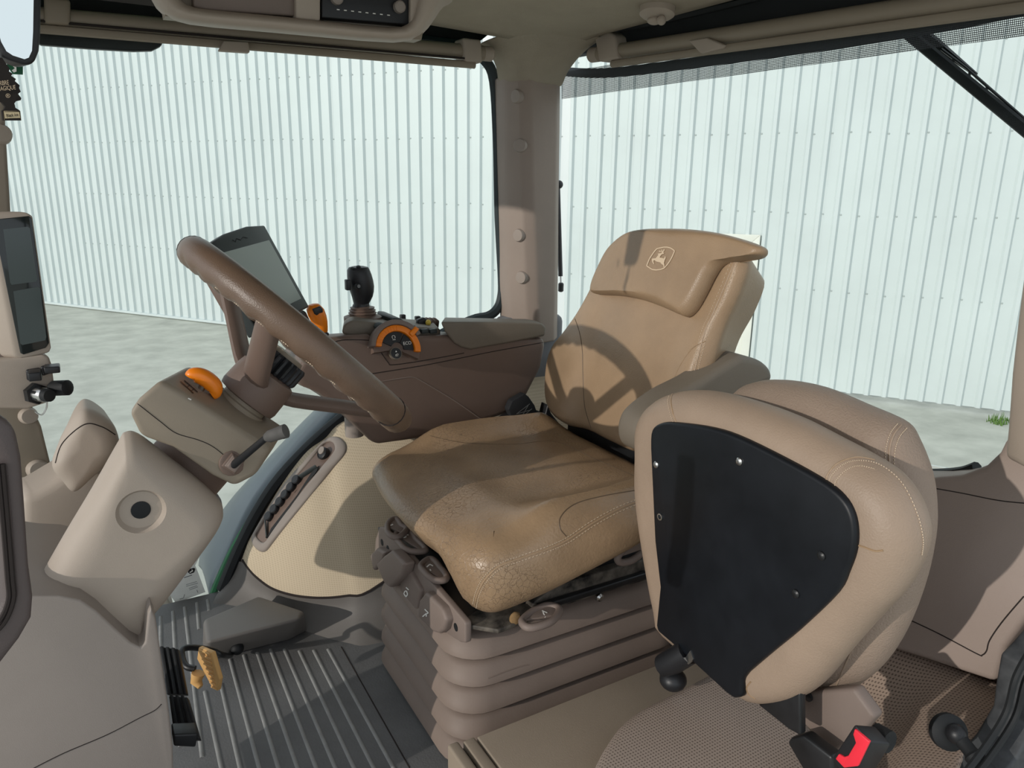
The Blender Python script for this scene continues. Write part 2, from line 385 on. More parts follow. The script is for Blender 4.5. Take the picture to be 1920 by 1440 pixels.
# ================================================================== OUTSIDE
GZ = -1.25
gb = B().box((4, 6, GZ - 0.1), (60, 60, 0.2))
tag(build(gb, 'ground', concrete, smooth=False, world=(4, 6, GZ)), 'pale worn concrete yard outside the cab windows', kind='structure')
WA = U(263, 591, 'z', GZ); WB = U(1760, 766, 'z', GZ)
WT = (WB - WA).normalized(); WN = V(-WT.y, WT.x, 0)
if WN.dot(CAM - WA) < 0: WN = -WN
def wp(t, z, d=0.0): return V(WA.x, WA.y, 0) + WT * t + Z_ * z + WN * d
wall = root('wall_back', wp(5, GZ), 'white corrugated metal sheet wall of the building outside', None, kind='structure')
PIT, T0 = 0.1725, -12.48
DT0, DT1, DTOP = 8.86, 9.70, 0.45
def sheet_bm(t0, nr, z0, z1, lift):
    prof = []
    for k in range(nr):
        a = t0 + k * PIT
        prof += [(a, 0), (a + 0.098, 0), (a + 0.116, 0.034), (a + 0.149, 0.034), (a + 0.170, 0)]
    prof.append((t0 + nr * PIT + 0.012, 0))
    fr = [wp(t, z0, d + lift) for t, d in prof]; tp = [wp(t, z1, d + lift) for t, d in prof]
    return B().grid([fr, tp])
k = 0; t = T0
while t < 19:
    z0 = GZ + 0.06
    build(sheet_bm(t, 6, z0, 4.6, 0.0015 * (k % 2)), 'panel', paint_white, wall, smooth=False); t += 6 * PIT; k += 1
sb = B()
for row in (-0.115, 0.687, 1.487, 2.29, 3.1):
    for i in range(int((18 - T0) / PIT)):
        tt = T0 + i * PIT + 0.178
        if tt > -1.2: sb.lathe(wp(tt, row + random.uniform(-.012, .012), 0.001), WN, [(0.009, 0), (0.009, 0.005), (0.005, 0.008)], 6)
o = build(sb, 'screw_heads', screw_m, wall); o['kind'] = 'stuff'
build(B().prism([wp(T0, GZ), wp(T0, GZ + 0.06), wp(T0, GZ + 0.05, 0.035), wp(T0, GZ + 0.02, 0.035)], WT * 23), 'sill_flashing', paint_white, wall, smooth=False)
dr = root('door_1', wp((DT0 + DT1) / 2, GZ), 'white personnel door with a pale frame set in the corrugated wall', None, kind='structure')
fb = B()
fb.prism([wp(DT1 - 0.09, GZ, 0.02), wp(DT1, GZ, 0.02), wp(DT1, DTOP, 0.02), wp(DT1 - 0.09, DTOP - 0.09, 0.02)], WN * 0.035)
fb.prism([wp(DT0 + 0.09, GZ, 0.02), wp(DT0, GZ, 0.02), wp(DT0, DTOP, 0.02), wp(DT0 + 0.09, DTOP - 0.09, 0.02)], WN * 0.035)
fb.prism([wp(DT0, DTOP, 0.02), wp(DT1, DTOP, 0.02), wp(DT1 - 0.09, DTOP - 0.09, 0.02), wp(DT0 + 0.09, DTOP - 0.09, 0.02)], WN * 0.035)
build(fb, 'door_frame', paint_door, dr, bevel=0.006)
build(B().prism([wp(DT0 + 0.085, GZ, 0.024), wp(DT1 - 0.085, GZ, 0.024), wp(DT1 - 0.085, DTOP - 0.085, 0.024), wp(DT0 + 0.085, DTOP - 0.085, 0.024)], WN * 0.012), 'door_leaf', paint_door, dr)
# tuft of weeds at the foot of the wall
gr = B(); gc = U(1875, 792, 'z', GZ)
for i in range(60):
    c = gc + V(random.uniform(-.12, .12), random.uniform(-.08, .08), 0); h = random.uniform(.03, .09); a = random.uniform(0, 6.3)
    d = V(math.cos(a), math.sin(a), 0)
    gr.prism([c - d * .006, c + d * .006, c + d * .012 + Z_ * h], V(-d.y, d.x, 0) * 0.002)
tag(build(gr, 'weed_tuft', grass_m), 'small green tuft of weeds at the foot of the white wall', 'weeds', kind='stuff')

# tractor's own right rear mudguard, seen below the side window
fo = [(372, 1060), (378, 1030), (405, 975), (440, 927), (484, 880), (540, 820), (600, 762), (660, 715), (760, 660)]
fi = [(395, 1130), (402, 1105), (430, 1050), (467, 975), (502, 922), (547, 870), (596, 815), (640, 775), (760, 700)]
rows = []
for k in range(6):
    u = k / 5; row = []
    for a, c in zip(fo, fi):
        po = U(a[0], a[1], 'y', 2.05); pi = U(c[0], c[1], 'y', 1.80)
        p = po.lerp(pi, u); p.z += 0.03 * math.sin(u * math.pi); row.append(p)
    rows.append(spline(row, 30, closed=False))
rows = [[p + V(0.05, 0.06, -0.12) for p in rows[0]]] + rows
mg = root('mudguard', (0.7, 2.0, 0), 'black tractor mudguard, sky reflection painted in as blue-grey, curving below the right side window outside', 'mudguard')
build(B().grid(rows), 'mudguard_shell', ext_fender, mg, solid=0.012)

# ================================================================== CAB SHELL
# --- floor
floor = build(B().box((0.3, 0.99, -0.025), (1.75, 1.50, 0.05)), 'floor', mat_rubber, bevel=0.004, world=(0.3, 0.99, 0))
tag(floor, 'dark grey ribbed rubber cab floor mat', kind='structure')
ribs = []
for px0, px1 in [((431, 1236), (486, 1440)), ((457, 1228), (522, 1440)), ((482, 1223), (558, 1440)), ((507, 1217), (593, 1440)), ((533, 1217), (629, 1440)),
                 ((561, 1220), (664, 1440)), ((588, 1219), (701, 1440)), ((615, 1217), (738, 1440)), ((414, 1282), (450, 1440)), ((384, 1296), (415, 1440)),
                 ((301, 1156), (301, 1440)), ((324, 1146), (338, 1400)), ((346, 1138), (379, 1420)), ((369, 1130), (373, 1180)), ((389, 1124), (392, 1145))]:
    a = U(*px0, 'z', 0.0); c = U(*px1, 'z', 0.0); d = (c - a)
    L = d.length
    if px1[1] == 1440: c = a + d * 1.35
    ribs.append((a, c))
for a, c in ribs:
    build(B().tube([a, a.lerp(c, .5), c], [(0.0016, 0.0036)] * 3, 8), 'rib', mat_rib, floor)
a = U(640, 1213, 'z', 0.0); c = U(768, 1440, 'z', 0.0)
build(B().tube([a, c], [(0.001, 0.0014)] * 2, 6), 'mat_edge', dark_groove, floor)

# --- ceiling
CZ = 1.285
crow = []
cb = B()
def ceil_pt(x, y):
    ex = max(0, min(1, (x - 0.90) / 0.20)); ey = max(0, min(1, (y - 1.44) / 0.20))
    return V(x, y, CZ - 0.012 * (ex ** 2) - 0.018 * (ey ** 2) + 0.02 * math.sin(max(0, min(1, (x + .5) / 1.4)) * math.pi))
xs = [-0.45 + i * 0.1 for i in range(14)] + [0.9, 0.94, 0.98, 1.01, 1.04, 1.06]; xs = sorted(set(round(x, 3) for x in xs if x <= 1.06))
ys = [0.1 + i * 0.1 for i in range(14)] + [1.44, 1.49, 1.53, 1.57, 1.60]; ys = sorted(set(round(y, 3) for y in ys))
lo = [[ceil_pt(x, y) for y in ys] for x in xs]
ce = build(B().grid(lo), 'ceiling', headliner, world=(0.3, 0.9, CZ), smooth=True)
md = ce.modifiers.new('solid', 'SOLIDIFY'); md.thickness = 0.06; md.offset = 1
tag(ce, 'beige-grey fabric headliner of the cab roof', kind='structure')
# outer roof shell that shades the cab
tag(build(B().box((0.39, 0.95, 1.40), (1.68, 1.72, 0.10)), 'trim_1', green_paint, bevel=0.03), 'green outer roof shell of the tractor cab', kind='structure')
# headliner flare that runs down onto the rear right pillar
flare = []
f_ = U(942, 150, 'y', 1.70); g_ = U(984, 152, 'y', 1.635); h_ = U(1051, 152, 'y', 1.68)
for deg in (0, 12, 26, 40, 54, 67, 78, 90):
    th_ = math.radians(deg); hw = 0.15 * (1 - math.cos(th_)); u = math.sin(th_)
    row = [V(f_.x - hw * .55, 1.715, 0), V(f_.x - hw * .6 + .004, 1.685 - hw * .25, 0), V(g_.x - .014 - hw * .5, 1.648 - hw * .8, 0), V(g_.x + .012 - hw * .2, 1.634 - hw, 0), V((g_.x + h_.x) / 2 + hw * .02, 1.634 - hw * 1.1, 0), V(h_.x - .012, 1.645 - hw * 1.25, 0), V(h_.x + .002, 1.68 - hw * 1.25, 0), V(h_.x + .006, 1.74, 0), V(f_.x, 1.74, 0)]
    for p in row: p.z = 1.185 + (ceil_pt(p.x, p.y).z + 0.006 - 1.185) * u
    flare.append(row)
tag(build(B().loft(flare, cap=True), 'trim_2', headliner, sub=1), 'headliner fabric flaring down onto the rear right roof pillar', kind='structure')

# --- rear right pillar
pr = root('trim_3', (1.03, 1.7, 0.6), 'taupe plastic pillar cover between side and rear windows with four round caps', None, kind='structure')
rings = []
for yl, xl, xf, xr in [(143, 942, 985, 1051), (240, 945, 988, 1050), (370, 948, 991, 1048), (480, 951, 996, 1047), (560, 953, 999, 1046), (640, 954, 1003, 1045)]:
    A_ = U(xl, yl, 'y', 1.70); A2 = U(xl + 8, yl, 'y', 1.685); Fq = U(xf - 12, yl + 3, 'y', 1.648); F2 = U(xf + 10, yl + 4, 'y', 1.634); R2 = U(xr - 6, yl + 3, 'y', 1.645); R_ = U(xr, yl + 2, 'y', 1.675)
    z = A_.z
    rings.append([V(p.x, p.y, z) for p in (A_, A2, Fq, F2, R2, R_)] + [V(R_.x, 1.75, z), V(A_.x, 1.75, z)])
pillar_m = mat('pillar_plastic', (156, 142, 132), 0.6, 0.3, bump=0.15, bscale=700, var=0.05, vscale=6)
pil = build(B().loft(rings), 'pillar_cover', pillar_m, pr, bevel=0.006, seg=3)
Tp = bvh(pil)
for px, py in [(970, 181), (976, 273), (974, 441), (979, 520)]:
    p, n_ = hit(Tp, px, py, 0)
    if p is not None:
        ax = V(n_.x, n_.y, 0).normalized()
        build(B().lathe(p - ax * .006, ax, [(0.0165, 0), (0.0165, 0.010), (0.0145, 0.014), (0.005, 0.0145)], 20), 'cap', cap_m, pr)
# grey-blue lower pillar foot behind the console
foot = B().prism([V(0.90, 1.672, 0.30), V(1.13, 1.672, 0.30), V(1.13, 1.672, 0.615), V(0.95, 1.672, 0.615)], V(0, 0.08, 0))
build(foot, 'pillar_foot', slate_plastic, pr, bevel=0.02)

# --- right side window
GY = 1.755
wo = [(60, -10), (500, 40), (860, 82), (905, 100), (932, 150), (938, 260), (943, 400), (947, 520), (938, 575), (905, 600), (800, 640), (640, 782), (596, 822), (547, 877), (502, 930), (467, 985), (440, 1040), (400, 1118), (380, 1132), (290, 1152), (200, 1165), (60, 1120), (-40, 900), (-60, 300), (-30, 0)]
w1 = root('window_1', (0.4, GY, 0.0), 'right side cab window with black rubber seal', None, kind='structure')
build(B().prism(px_pts(wo, 'y', GY), V(0, 0.005, 0)), 'glass', window_glass, w1, smooth=False)
fr = [U(x, y, 'y', GY - 0.006) for x, y in [(330, 22), (500, 42), (700, 64), (830, 80), (880, 92), (908, 112), (926, 150), (933, 260), (936, 400), (942, 520), (941, 555), (933, 578), (915, 593), (880, 602), (800, 642), (720, 700), (645, 780)]]
build(B().tube(spline(fr, 70, closed=False), [(0.013, 0.0135)] * 70, 8, flat=(0, 1, 0)), 'window_seal', seal_rubber, w1)
fr2 = [U(x, y, 'y', 1.735) for x, y in [(649, 779), (609, 812), (566, 853), (520, 905), (484, 960), (458, 1010), (435, 1062), (418, 1105)]]
build(B().tube(spline(fr2, 40, closed=False), [(0.020, 0.016)] * 40, 8, flat=(0, 1, 0)), 'lower_seal', black_rubber, w1)
fr3 = [U(x, y, 'y', 1.75) for x, y in [(555, 856), (520, 893), (490, 938), (462, 985), (436, 1032), (410, 1088), (398, 1118)]]
build(B().tube(spline(fr3, 40, closed=False), [0.002 + 0.007 * min(1, i / 25) for i in range(40)], 8), 'green_frame_edge', green_paint, w1)
tb = B().prism(px_pts([(50, 70), (77, 84), (180, 92), (250, 96), (285, 95), (303, 86), (312, 60), (310, 40), (50, 10)], 'y', 1.80), V(0, 0.02, 0))
o = build(tb, 'roof_lamp_hood', black_plastic, w1, bevel=0.004); o['label'] = 'black ribbed hood outside the top of the window'
# paper label stuck to the glass
st = build(B().prism(px_pts([(385, 1022), (366, 1060), (372, 1075), (385, 1110), (330, 1131), (300, 1090), (300, 1040)], 'y', 1.750), V(0, 0.001, 0)), 'window_sticker', paper, world=(0.15, 1.75, 0.0), smooth=False)
tag(st, 'white paper label with black print on the lower side window', 'sticker')
Ts = bvh(st)
decal([[(353, 1067), (364, 1064.5), (366, 1067), (364, 1073), (356, 1076), (352.5, 1073)]], Ts, 'logo_block', black_print, st, 0.0008)
decal([[(355, 1072), (359, 1070), (359.5, 1067), (361, 1068), (362, 1070.5), (356, 1074)]], Ts, 'logo_deer', white_print, st, 0.0013)
strokes([[(345, 1083), (360, 1078)], [(363, 1077), (372, 1075)]], 1.4, Ts, 'printed_line', grey_print, st)
strokes([[(339, 1091), (374, 1079)]], 2.2, Ts, 'bold_line', grey_print, st)
strokes([[(349, 1096), (369, 1090)], [(349, 1099), (371, 1093)], [(354, 1103), (369, 1098)], [(355, 1106), (371, 1100)]], 0.8, Ts, 'small_print', grey_print, st)
strokes([[(337, 1123), (344, 1121), (346, 1114)]], 1.0, Ts, 'mark', grey_print, st)
strokes([[(369, 1106), (371, 1111)]], 1.0, Ts, 'mark', grey_print, st)
fb_ = build(slab([(285, 1148), (300, 1100), (310, 1110), (318, 1128), (326, 1132), (300, 1145)], 'y', 1.85, V(0.0, 0.05, 0)), 'step_bracket', plastic_grey, bevel=0.004)
tag(fb_, 'pale grey bracket outside the window below the paper label', 'bracket')

# --- rear window
RX = 1.165
w2 = root('window_2', (RX, 1.1, 0.5), 'rear cab window behind both seats with dark rubber seal', None, kind='structure')
ro = [V(RX, 1.73, 0.45), V(RX, 1.73, 1.27), V(RX, 0.30, 1.27), V(RX, 0.40, 0.8), V(RX - 0.02, 0.47, 0.6), V(RX - 0.02, 0.58, 0.535), V(RX, 0.8, 0.50)]
build(B().prism([V(RX, p.y, p.z) for p in ro], V(0.005, 0, 0)), 'glass', window_glass, w2, smooth=False)
rs = [U(x, y, 'x', RX - 0.006) for x, y in [(1100, 800), (1400, 860), (1640, 885), (1740, 889), (1800, 886), (1832, 876)]]
build(B().tube(spline(rs, 60, closed=False), [(0.012, 0.009)] * 60, 8, flat=(1, 0, 0)), 'window_seal', black_rubber, w2)
rt = [U(x, y, 'x', 1.13) for x, y in [(1062, 112), (1080, 82), (1110, 66), (1200, 48), (1330, 18), (1500, -25), (1700, -80)]]
build(B().tube(spline(rt, 40, closed=False), [(0.014, 0.010)] * 40, 8, flat=(1, 0, 0)), 'upper_seal', black_rubber, w2)
rt = [U(x, y, 'x', 1.155) for x, y in [(1052, 134), (1150, 136), (1400, 104), (1700, 58), (1950, 8)]]
build(B().tube(spline(rt, 40, closed=False), [(0.004, 0.011)] * 40, 8, flat=(1, 0, 0)), 'frame_bar', seal_rubber, w2)
tag(build(B().prism([V(1.125, 0.2, 1.212), V(1.125, 1.70, 1.268), V(1.125, 1.70, 1.36), V(1.125, 0.2, 1.36)], V(0.03, 0, 0)), 'trim_12', black_rubber), 'black header frame above the rear window', kind='structure')
tag(build(B().prism([V(1.15, 0.2, -0.05), V(1.15, 1.75, -0.05), V(1.15, 1.75, 0.50), V(1.15, 0.2, 0.50)], V(0.03, 0, 0)), 'wall_rear', plastic_taupe), 'taupe lower rear wall panel below the rear window', kind='structure')
tag(build(B().prism([V(-0.45, 1.745, 1.236), V(0.05, 1.745, 1.246), V(0.90, 1.745, 1.286), V(1.0, 1.745, 1.36), V(-0.45, 1.745, 1.36)], V(0, 0.03, 0)), 'trim_13', black_rubber), 'black header frame above the right side window', kind='structure')
# left rear pillar at the right edge of the picture
lp = []
for y_, xl in [(860, 1880), (800, 1886), (700, 1893), (600, 1904), (500, 1917), (400, 1932), (250, 1955), (0, 2000), (-80, 2015)]:
    p = U(xl, y_, 'x', 1.07)
    lp.append([V(1.07, p.y, p.z), V(1.05, p.y - 0.04, p.z), V(1.05, p.y - 0.16, p.z), V(1.14, p.y - 0.16, p.z), V(1.14, p.y, p.z)])
tag(build(B().loft(lp), 'trim_4', plastic_tan, bevel=0.012), 'beige rear left pillar cover at the right edge', kind='structure')

# ================================================================== ROLLER BLINDS
def blind(rt, p0, p1, rad, matp):
    p0 = Vector(p0); p1 = Vector(p1); d = (p1 - p0).normalized()
    build(B().tube([p0, p0.lerp(p1, .5), p1], rad, 20), 'roller_tube', matp, rt)
b1 = root('roller_blind', (0.45, 1.66, 1.2), 'beige roller blind housing above the right side window', 'blind')
P0 = U(70, 38, 'y', 1.665); P1 = U(905, 100, 'y', 1.665)
P0 = P0 - X_ * 0.25
blind(b1, P0, P1, 0.017, plastic_olive)
build(B().tube([P1 - X_ * 0.02, P1 + X_ * 0.022, P1 + X_ * 0.028], [0.0165, 0.0165, 0.010], 20), 'end_cap', plastic_tan, b1)
q0 = U(70, 57, 'y', 1.65); q1 = U(890, 122, 'y', 1.65); q0 = q0 - X_ * 0.25
build(B().tube([q0, q1], [(0.008, 0.007)] * 2, 8, flat=(0, 0, 1)), 'pull_bar', plastic_olive, b1)
build(B().tube([q0 + Z_ * .012 - Y_ * .004, q1 + Z_ * .012 - Y_ * .004], 0.0022, 6), 'bar_groove', dark_groove, b1)
build(slab([(420, 76), (466, 78), (469, 99), (410, 95)], 'y', 1.632, V(0, 0.018, 0)), 'pull_tab', plastic_tan, b1, bevel=0.003)
build(slab([(868, 70), (903, 74), (906, 118), (872, 116)], 'y', 1.642, V(0, 0.05, 0)), 'bracket', plastic_tan, b1, bevel=0.006)
build(slab([(82, -8), (132, -2), (132, 48), (82, 44)], 'y', 1.642, V(0, 0.05, 0)), 'bracket', plastic_olive, b1, bevel=0.006)
b2 = root('roller_blind', (1.1, 1.1, 1.2), 'brown roller blind above the rear window with its mesh screen partly lowered', 'blind')
P0 = U(1120, 102, 'x', 1.095); P1 = U(1640, 26, 'x', 1.10); d = (P1 - P0); P1 = P0 + d * 1.9
blind(b2, P0, P1, 0.016, plastic_olive)
build(B().tube([P0 - d.normalized() * 0.024, P0 - d.normalized() * 0.02, P0 + d.normalized() * 0.012], [0.011, 0.0165, 0.0165], 20), 'end_cap', plastic_tan, b2)
q0 = U(1148, 120, 'x', 1.085); q1 = U(1640, 52, 'x', 1.09); q1 = q0 + (q1 - q0) * 1.9
build(B().tube([q0, q1], [(0.008, 0.007)] * 2, 8, flat=(0, 0, 1)), 'pull_bar', plastic_olive, b2)
build(slab([(1290, 76), (1325, 70), (1358, 84), (1355, 90), (1312, 100)], 'x', 1.075, V(0.012, 0, 0)), 'pull_tab', plastic_tan, b2, bevel=0.003)
build(slab([(1114, 70), (1140, 57), (1152, 66), (1158, 110), (1122, 116)], 'x', 1.076, V(0.035, 0, 0)), 'bracket', plastic_tan, b2, bevel=0.006)
# lowered mesh screen
zb_ = 1.160
ms = B().grid([[V(1.118, y, U(1148, 118, 'x', 1.118).z - (1.6 - y) * 0.03) for y in (1.71, 1.4, 1.1, 0.8, 0.5, 0.3)], [V(1.122, y, zb_ + (y - 1.7) * 0.01 + 0.008) for y in (1.71, 1.4, 1.1, 0.8, 0.5, 0.3)]])
build(ms, 'mesh_screen', blind_cloth, b2)
# latch knob on the headliner by the rear window
lk = root('roof_latch', U(1235, 30, 'x', 1.03), 'beige oval latch with a turn knob on the headliner by the rear blind', 'latch')
c = U(1232, 25, 'z', 1.270)
build(B().lathe(c, V(-.15, -.1, -1), [(0.033, -0.012), (0.033, 0.002), (0.028, 0.006), (0.010, 0.007)], 24), 'base_plate', plastic_tan, lk)
build(B().ball(c + V(0.004, 0.010, -0.010), (0.014, 0.016, 0.008)), 'knob', plastic_tan, lk)
build(B().ball(c + V(0.0, -0.014, -0.014), (0.009, 0.008, 0.009)), 'knob_tip', plastic_tan, lk)
# rear wiper outside the glass
wi = root('rear_wiper', U(1920, 235, 'x', 1.2), 'black wiper blade and arm slanting across the rear window', 'wiper')
a = U(1640, 12, 'x', 1.20); c = U(1945, 262, 'x', 1.20)
build(B().tube([a, a.lerp(c, .5), c], [(0.007, 0.009)] * 3, 8, flat=(1, 0, 0)), 'blade', black_rubber, wi)
a2 = U(1655, 5, 'x', 1.215); c2 = U(1830, 140, 'x', 1.215)
build(B().tube([a2, a2.lerp(c2, .6), c2], [0.011, 0.008, 0.003], 8), 'arm', black_metal, wi)
a3 = U(1765, 95, 'x', 1.205); c3 = U(1960, 262, 'x', 1.205)
build(B().tube([a3 + Z_ * .002, a3.lerp(c3, .25) + Z_ * .005, c3 + Z_ * .003], 0.0022, 6), 'spine', black_metal, wi)
for k in range(5):
    p = a3.lerp(c3, .12 + .17 * k); build(B().tube([p + Z_ * .004, p - Z_ * .010], 0.002, 6), 'claw', black_metal, wi)
# gas strut of the rear window, outside
gs = root('gas_strut', U(1050, 540, 'x', 1.21), 'black gas strut outside the rear window beside the pillar', 'gas strut')
build(B().tube([U(1046, 350, 'x', 1.20), U(1051, 518, 'x', 1.20)], 0.0065, 10), 'cylinder', black_metal, gs)
build(B().tube([U(1051, 515, 'x', 1.20), U(1051.5, 532, 'x', 1.20)], 0.0025, 8), 'rod', steel, gs)
build(B().lathe(U(1052, 530, 'x', 1.20), V(0, 0, -1), [(0.005, 0), (0.008, 0.003), (0.008, 0.024), (0.004, 0.027)], 12), 'end_fitting', black_metal, gs)
build(B().ball(U(1048, 346, 'x', 1.20), 0.012), 'ball_joint', black_plastic, gs)

# ================================================================== FRONT RIGHT POST, OVERHEAD CONSOLE, MIRROR
ap = root('trim_5', U(60, 930, 'y', 1.6), 'olive-grey front right post cover with round screw caps', None, kind='structure')
apb = slab([(-120, -40), (4, -40), (10, 120), (13, 235), (18, 320), (24, 420), (42, 700), (66, 770), (80, 800), (103, 893), (68, 938), (48, 942), (40, 1100), (0, 1260), (-140, 1260), (-120, 900), (-110, 300)], 'y', 1.60, V(-0.04, 0.10, 0))
apo = build(apb, 'post_cover', plastic_olive, ap, bevel=0.012)
for px, py, r_ in [(52, 780, 0.015), (70, 880, 0.018), (0, 252, 0.016)]:
    c = U(px, py, 'y', 1.60); build(B().lathe(c + Y_ * .004, V(.25, -1, .1), [(r_ * 1.1, 0), (r_, 0.012), (r_ * .85, 0.016), (r_ * .3, 0.0165)], 20), 'cap', plastic_tan, ap)
# corner post display
dp = root('corner_display', U(60, 670, 'y', 1.42), 'tall narrow black display with two dark screens on the front post', 'display')
DD = V(-0.045, 0.035, 0)
build(slab([(-22, 402), (0, 398), (50, 397), (63, 404), (98, 652), (94, 662), (40, 673), (28, 668)], 'y', 1.42, DD * .5), 'housing', plastic_tan, dp, bevel=0.005)
build(B().prism([p + DD * .55 for p in px_pts([(-22, 402), (0, 398), (50, 397), (63, 404), (98, 652), (94, 662), (40, 673), (28, 668)], 'y', 1.42)], DD * .45), 'rear_shell', plastic_taupe, dp, bevel=0.006)
build(slab([(-14, 412), (54, 405), (59, 409), (92, 643), (86, 652), (44, 665), (38, 662)], 'y', 1.418, V(0, 0.004, 0)), 'screen_cover', dark_screen, dp, bevel=0.001)
build(slab([(6, 430), (52, 425), (56, 428), (70, 524), (68, 528), (22, 534), (19, 530)], 'y', 1.4165, V(0, 0.002, 0)), 'lcd', lcd, dp)
build(slab([(25, 546), (71, 538), (75, 541), (87, 632), (85, 638), (42, 647), (38, 644)], 'y', 1.4165, V(0, 0.002, 0)), 'lcd', lcd, dp)
# connector box
cx = root('connector_box', U(50, 770, 'y', 1.42), 'beige socket box with black plugs under the corner display', 'socket box')
cbx = build(slab([(-60, 676), (-10, 676), (80, 664), (92, 668), (98, 685), (105, 740), (100, 752), (50, 768), (-10, 766), (-60, 760)], 'y', 1.42, V(-0.02, 0.09, 0)), 'box_body', plastic_tan, cx, bevel=0.012)
cy = 1.415
build(slab([(48, 694), (75, 690), (80, 704), (68, 716), (50, 714)], 'y', cy, V(0, 0.012, 0)), 'plug_base', black_plastic, cx, bevel=0.003)
build(B().box(U(66, 703, 'y', cy - .02), (0.018, 0.032, 0.014)), 'plug', black_plastic, cx, bevel=0.002)
build(B().box(U(98, 691, 'y', cy - .018), (0.022, 0.028, 0.011)), 'plug', black_plastic, cx, bevel=0.002)
build(slab([(75, 688), (92, 684), (96, 700), (80, 706)], 'y', cy, V(0, 0.012, 0)), 'plug_base', black_plastic, cx, bevel=0.003)
c = U(66, 738, 'y', cy)
build(B().lathe(c, V(.55, -.85, .05), [(0.018, -0.004), (0.018, 0.006), (0.013, 0.007), (0.013, 0.020), (0.010, 0.022)], 6), 'hex_nut', black_metal, cx)
build(B().lathe(c, V(.55, -.85, .05), [(0.012, 0.006), (0.012, 0.026), (0.011, 0.028)], 16), 'socket', steel, cx)
build(B().lathe(c + V(.55, -.85, .05) * .027, V(.55, -.85, .05), [(0.011, 0), (0.010, 0.012), (0.004, 0.013)], 14), 'socket_cap', black_rubber, cx)
c2 = U(98, 728, 'y', cy)
build(B().lathe(c2, V(.75, -.65, .1), [(0.011, 0), (0.013, 0.004), (0.013, 0.030), (0.009, 0.033), (0.003, 0.034)], 14), 'round_plug', black_rubber, cx)
build(B().tube(spline([U(66, 772, 'y', cy - .01), U(78, 778, 'y', cy - .02), U(87, 765, 'y', cy - .02), U(88, 748, 'y', cy - .02)], 14, closed=False), 0.0012, 6), 'cap_leash', steel, cx)

# overhead console with radio
oc = root('overhead_console', (0.28, 1.2, 1.15), 'beige overhead roof console with recessed front above the side window', 'roof console')
OY = 1.12
orim = [(278, -42), (290, 0), (306, 24), (345, 40), (450, 48), (600, 62), (755, 78), (785, 66), (812, 30), (826, 0), (850, -42)]
irim = [(322, -42), (325, 0), (345, 22), (380, 30), (480, 38), (620, 52), (745, 66), (770, 56), (782, 30), (788, 0), (800, -42)]
R = [[U(x, y, 'y', OY + 0.24) for x, y in orim], [U(x, y, 'y', OY + 0.012) + (0 * Z_) for x, y in orim], [U(x, y, 'y', OY - .002) + V(0, 0, 0.004) for x, y in [(a[0] * .75 + b_[0] * .25, a[1] * .75 + b_[1] * .25) for a, b_ in zip(orim, irim)]], [U(x, y, 'y', OY) for x, y in irim], [U(x, y, 'y', OY + 0.035) + V(0, 0, 0.004) for x, y in irim]]
R = [[V(p.x, p.y, min(p.z, 1.272)) for p in r] for r in R]
build(B().loft(R, cap=False, closed=False), 'shell', plastic_tan, oc, sub=1, solid=0.006)
build(slab([(300, -42), (310, 30), (790, 75), (815, -42)], 'y', OY + 0.037, V(0, 0.03, 0)), 'back_plate', plastic_olive, oc)
build(slab([(362, -42), (362, 12), (385, 18), (555, 30), (552, -42)], 'y', OY + 0.022, V(0, 0.02, 0)), 'storage_door', plastic_taupe, oc, bevel=0.003)
build(slab([(554, -42), (555, 34), (601, 39), (601, -42)], 'y', OY + 0.012, V(0, 0.03, 0)), 'divider', plastic_tan, oc, bevel=0.003)
build(slab([(770, -42), (770, 54), (780, 50), (800, 0), (800, -42)], 'y', OY + 0.010, V(0, 0.03, 0)), 'end_cheek', plastic_tan, oc, bevel=0.003)
rd = root('radio', U(690, 20, 'y', 1.14), 'black radio with two silver knobs in the overhead console', 'radio')
build(slab([(603, -42), (603, 33), (769, 47), (769, -42)], 'y', OY + 0.018, V(0, 0.025, 0)), 'radio_face', black_plastic, rd, bevel=0.002)
for px, py in [(630, -2), (747, 14)]:
    build(B().lathe(U(px, py, 'y', OY + 0.018), V(0, -1, 0), [(0.0085, 0), (0.0085, 0.008), (0.0065, 0.010), (0.002, 0.0102)], 18), 'knob', plastic_grey, rd)
for k in range(8):
    build(B().box(U(634 + k * 13.5, 18 + k * 1.5, 'y', OY + 0.0175), (0.004, 0.001, 0.0012)), 'button_mark', white_print, rd)
tag(build(B().box((0.22, 1.40, 1.262), (0.50, 0.30, 0.03)), 'trim_6', dark_groove), 'dark block painting in the shade behind the overhead console', kind='structure')  # dark-coloured box stands in for shade in the gap

# interior mirror at the top left corner
mi = root('rear_view_mirror', U(40, 60, 'y', 0.95), 'black framed rear view mirror in the top left corner', 'mirror')
MO = [(-80, -60), (79, -60), (78, 60), (75, 95), (66, 118), (50, 123), (20, 112), (4, 102), (-20, 60), (-80, -20)]
MI = [(-80, -60), (64, -60), (62, 60), (60, 95), (54, 108), (46, 111), (24, 104), (12, 96), (2, 78), (-8, 40), (-80, -40)]
build(slab(MO, 'y', 0.95, V(-0.01, 0.03, 0)), 'mirror_housing', black_plastic, mi, bevel=0.006)
build(slab(MI, 'y', 0.946, V(0, 0.0035, 0)), 'mirror_glass', mirror_m, mi)
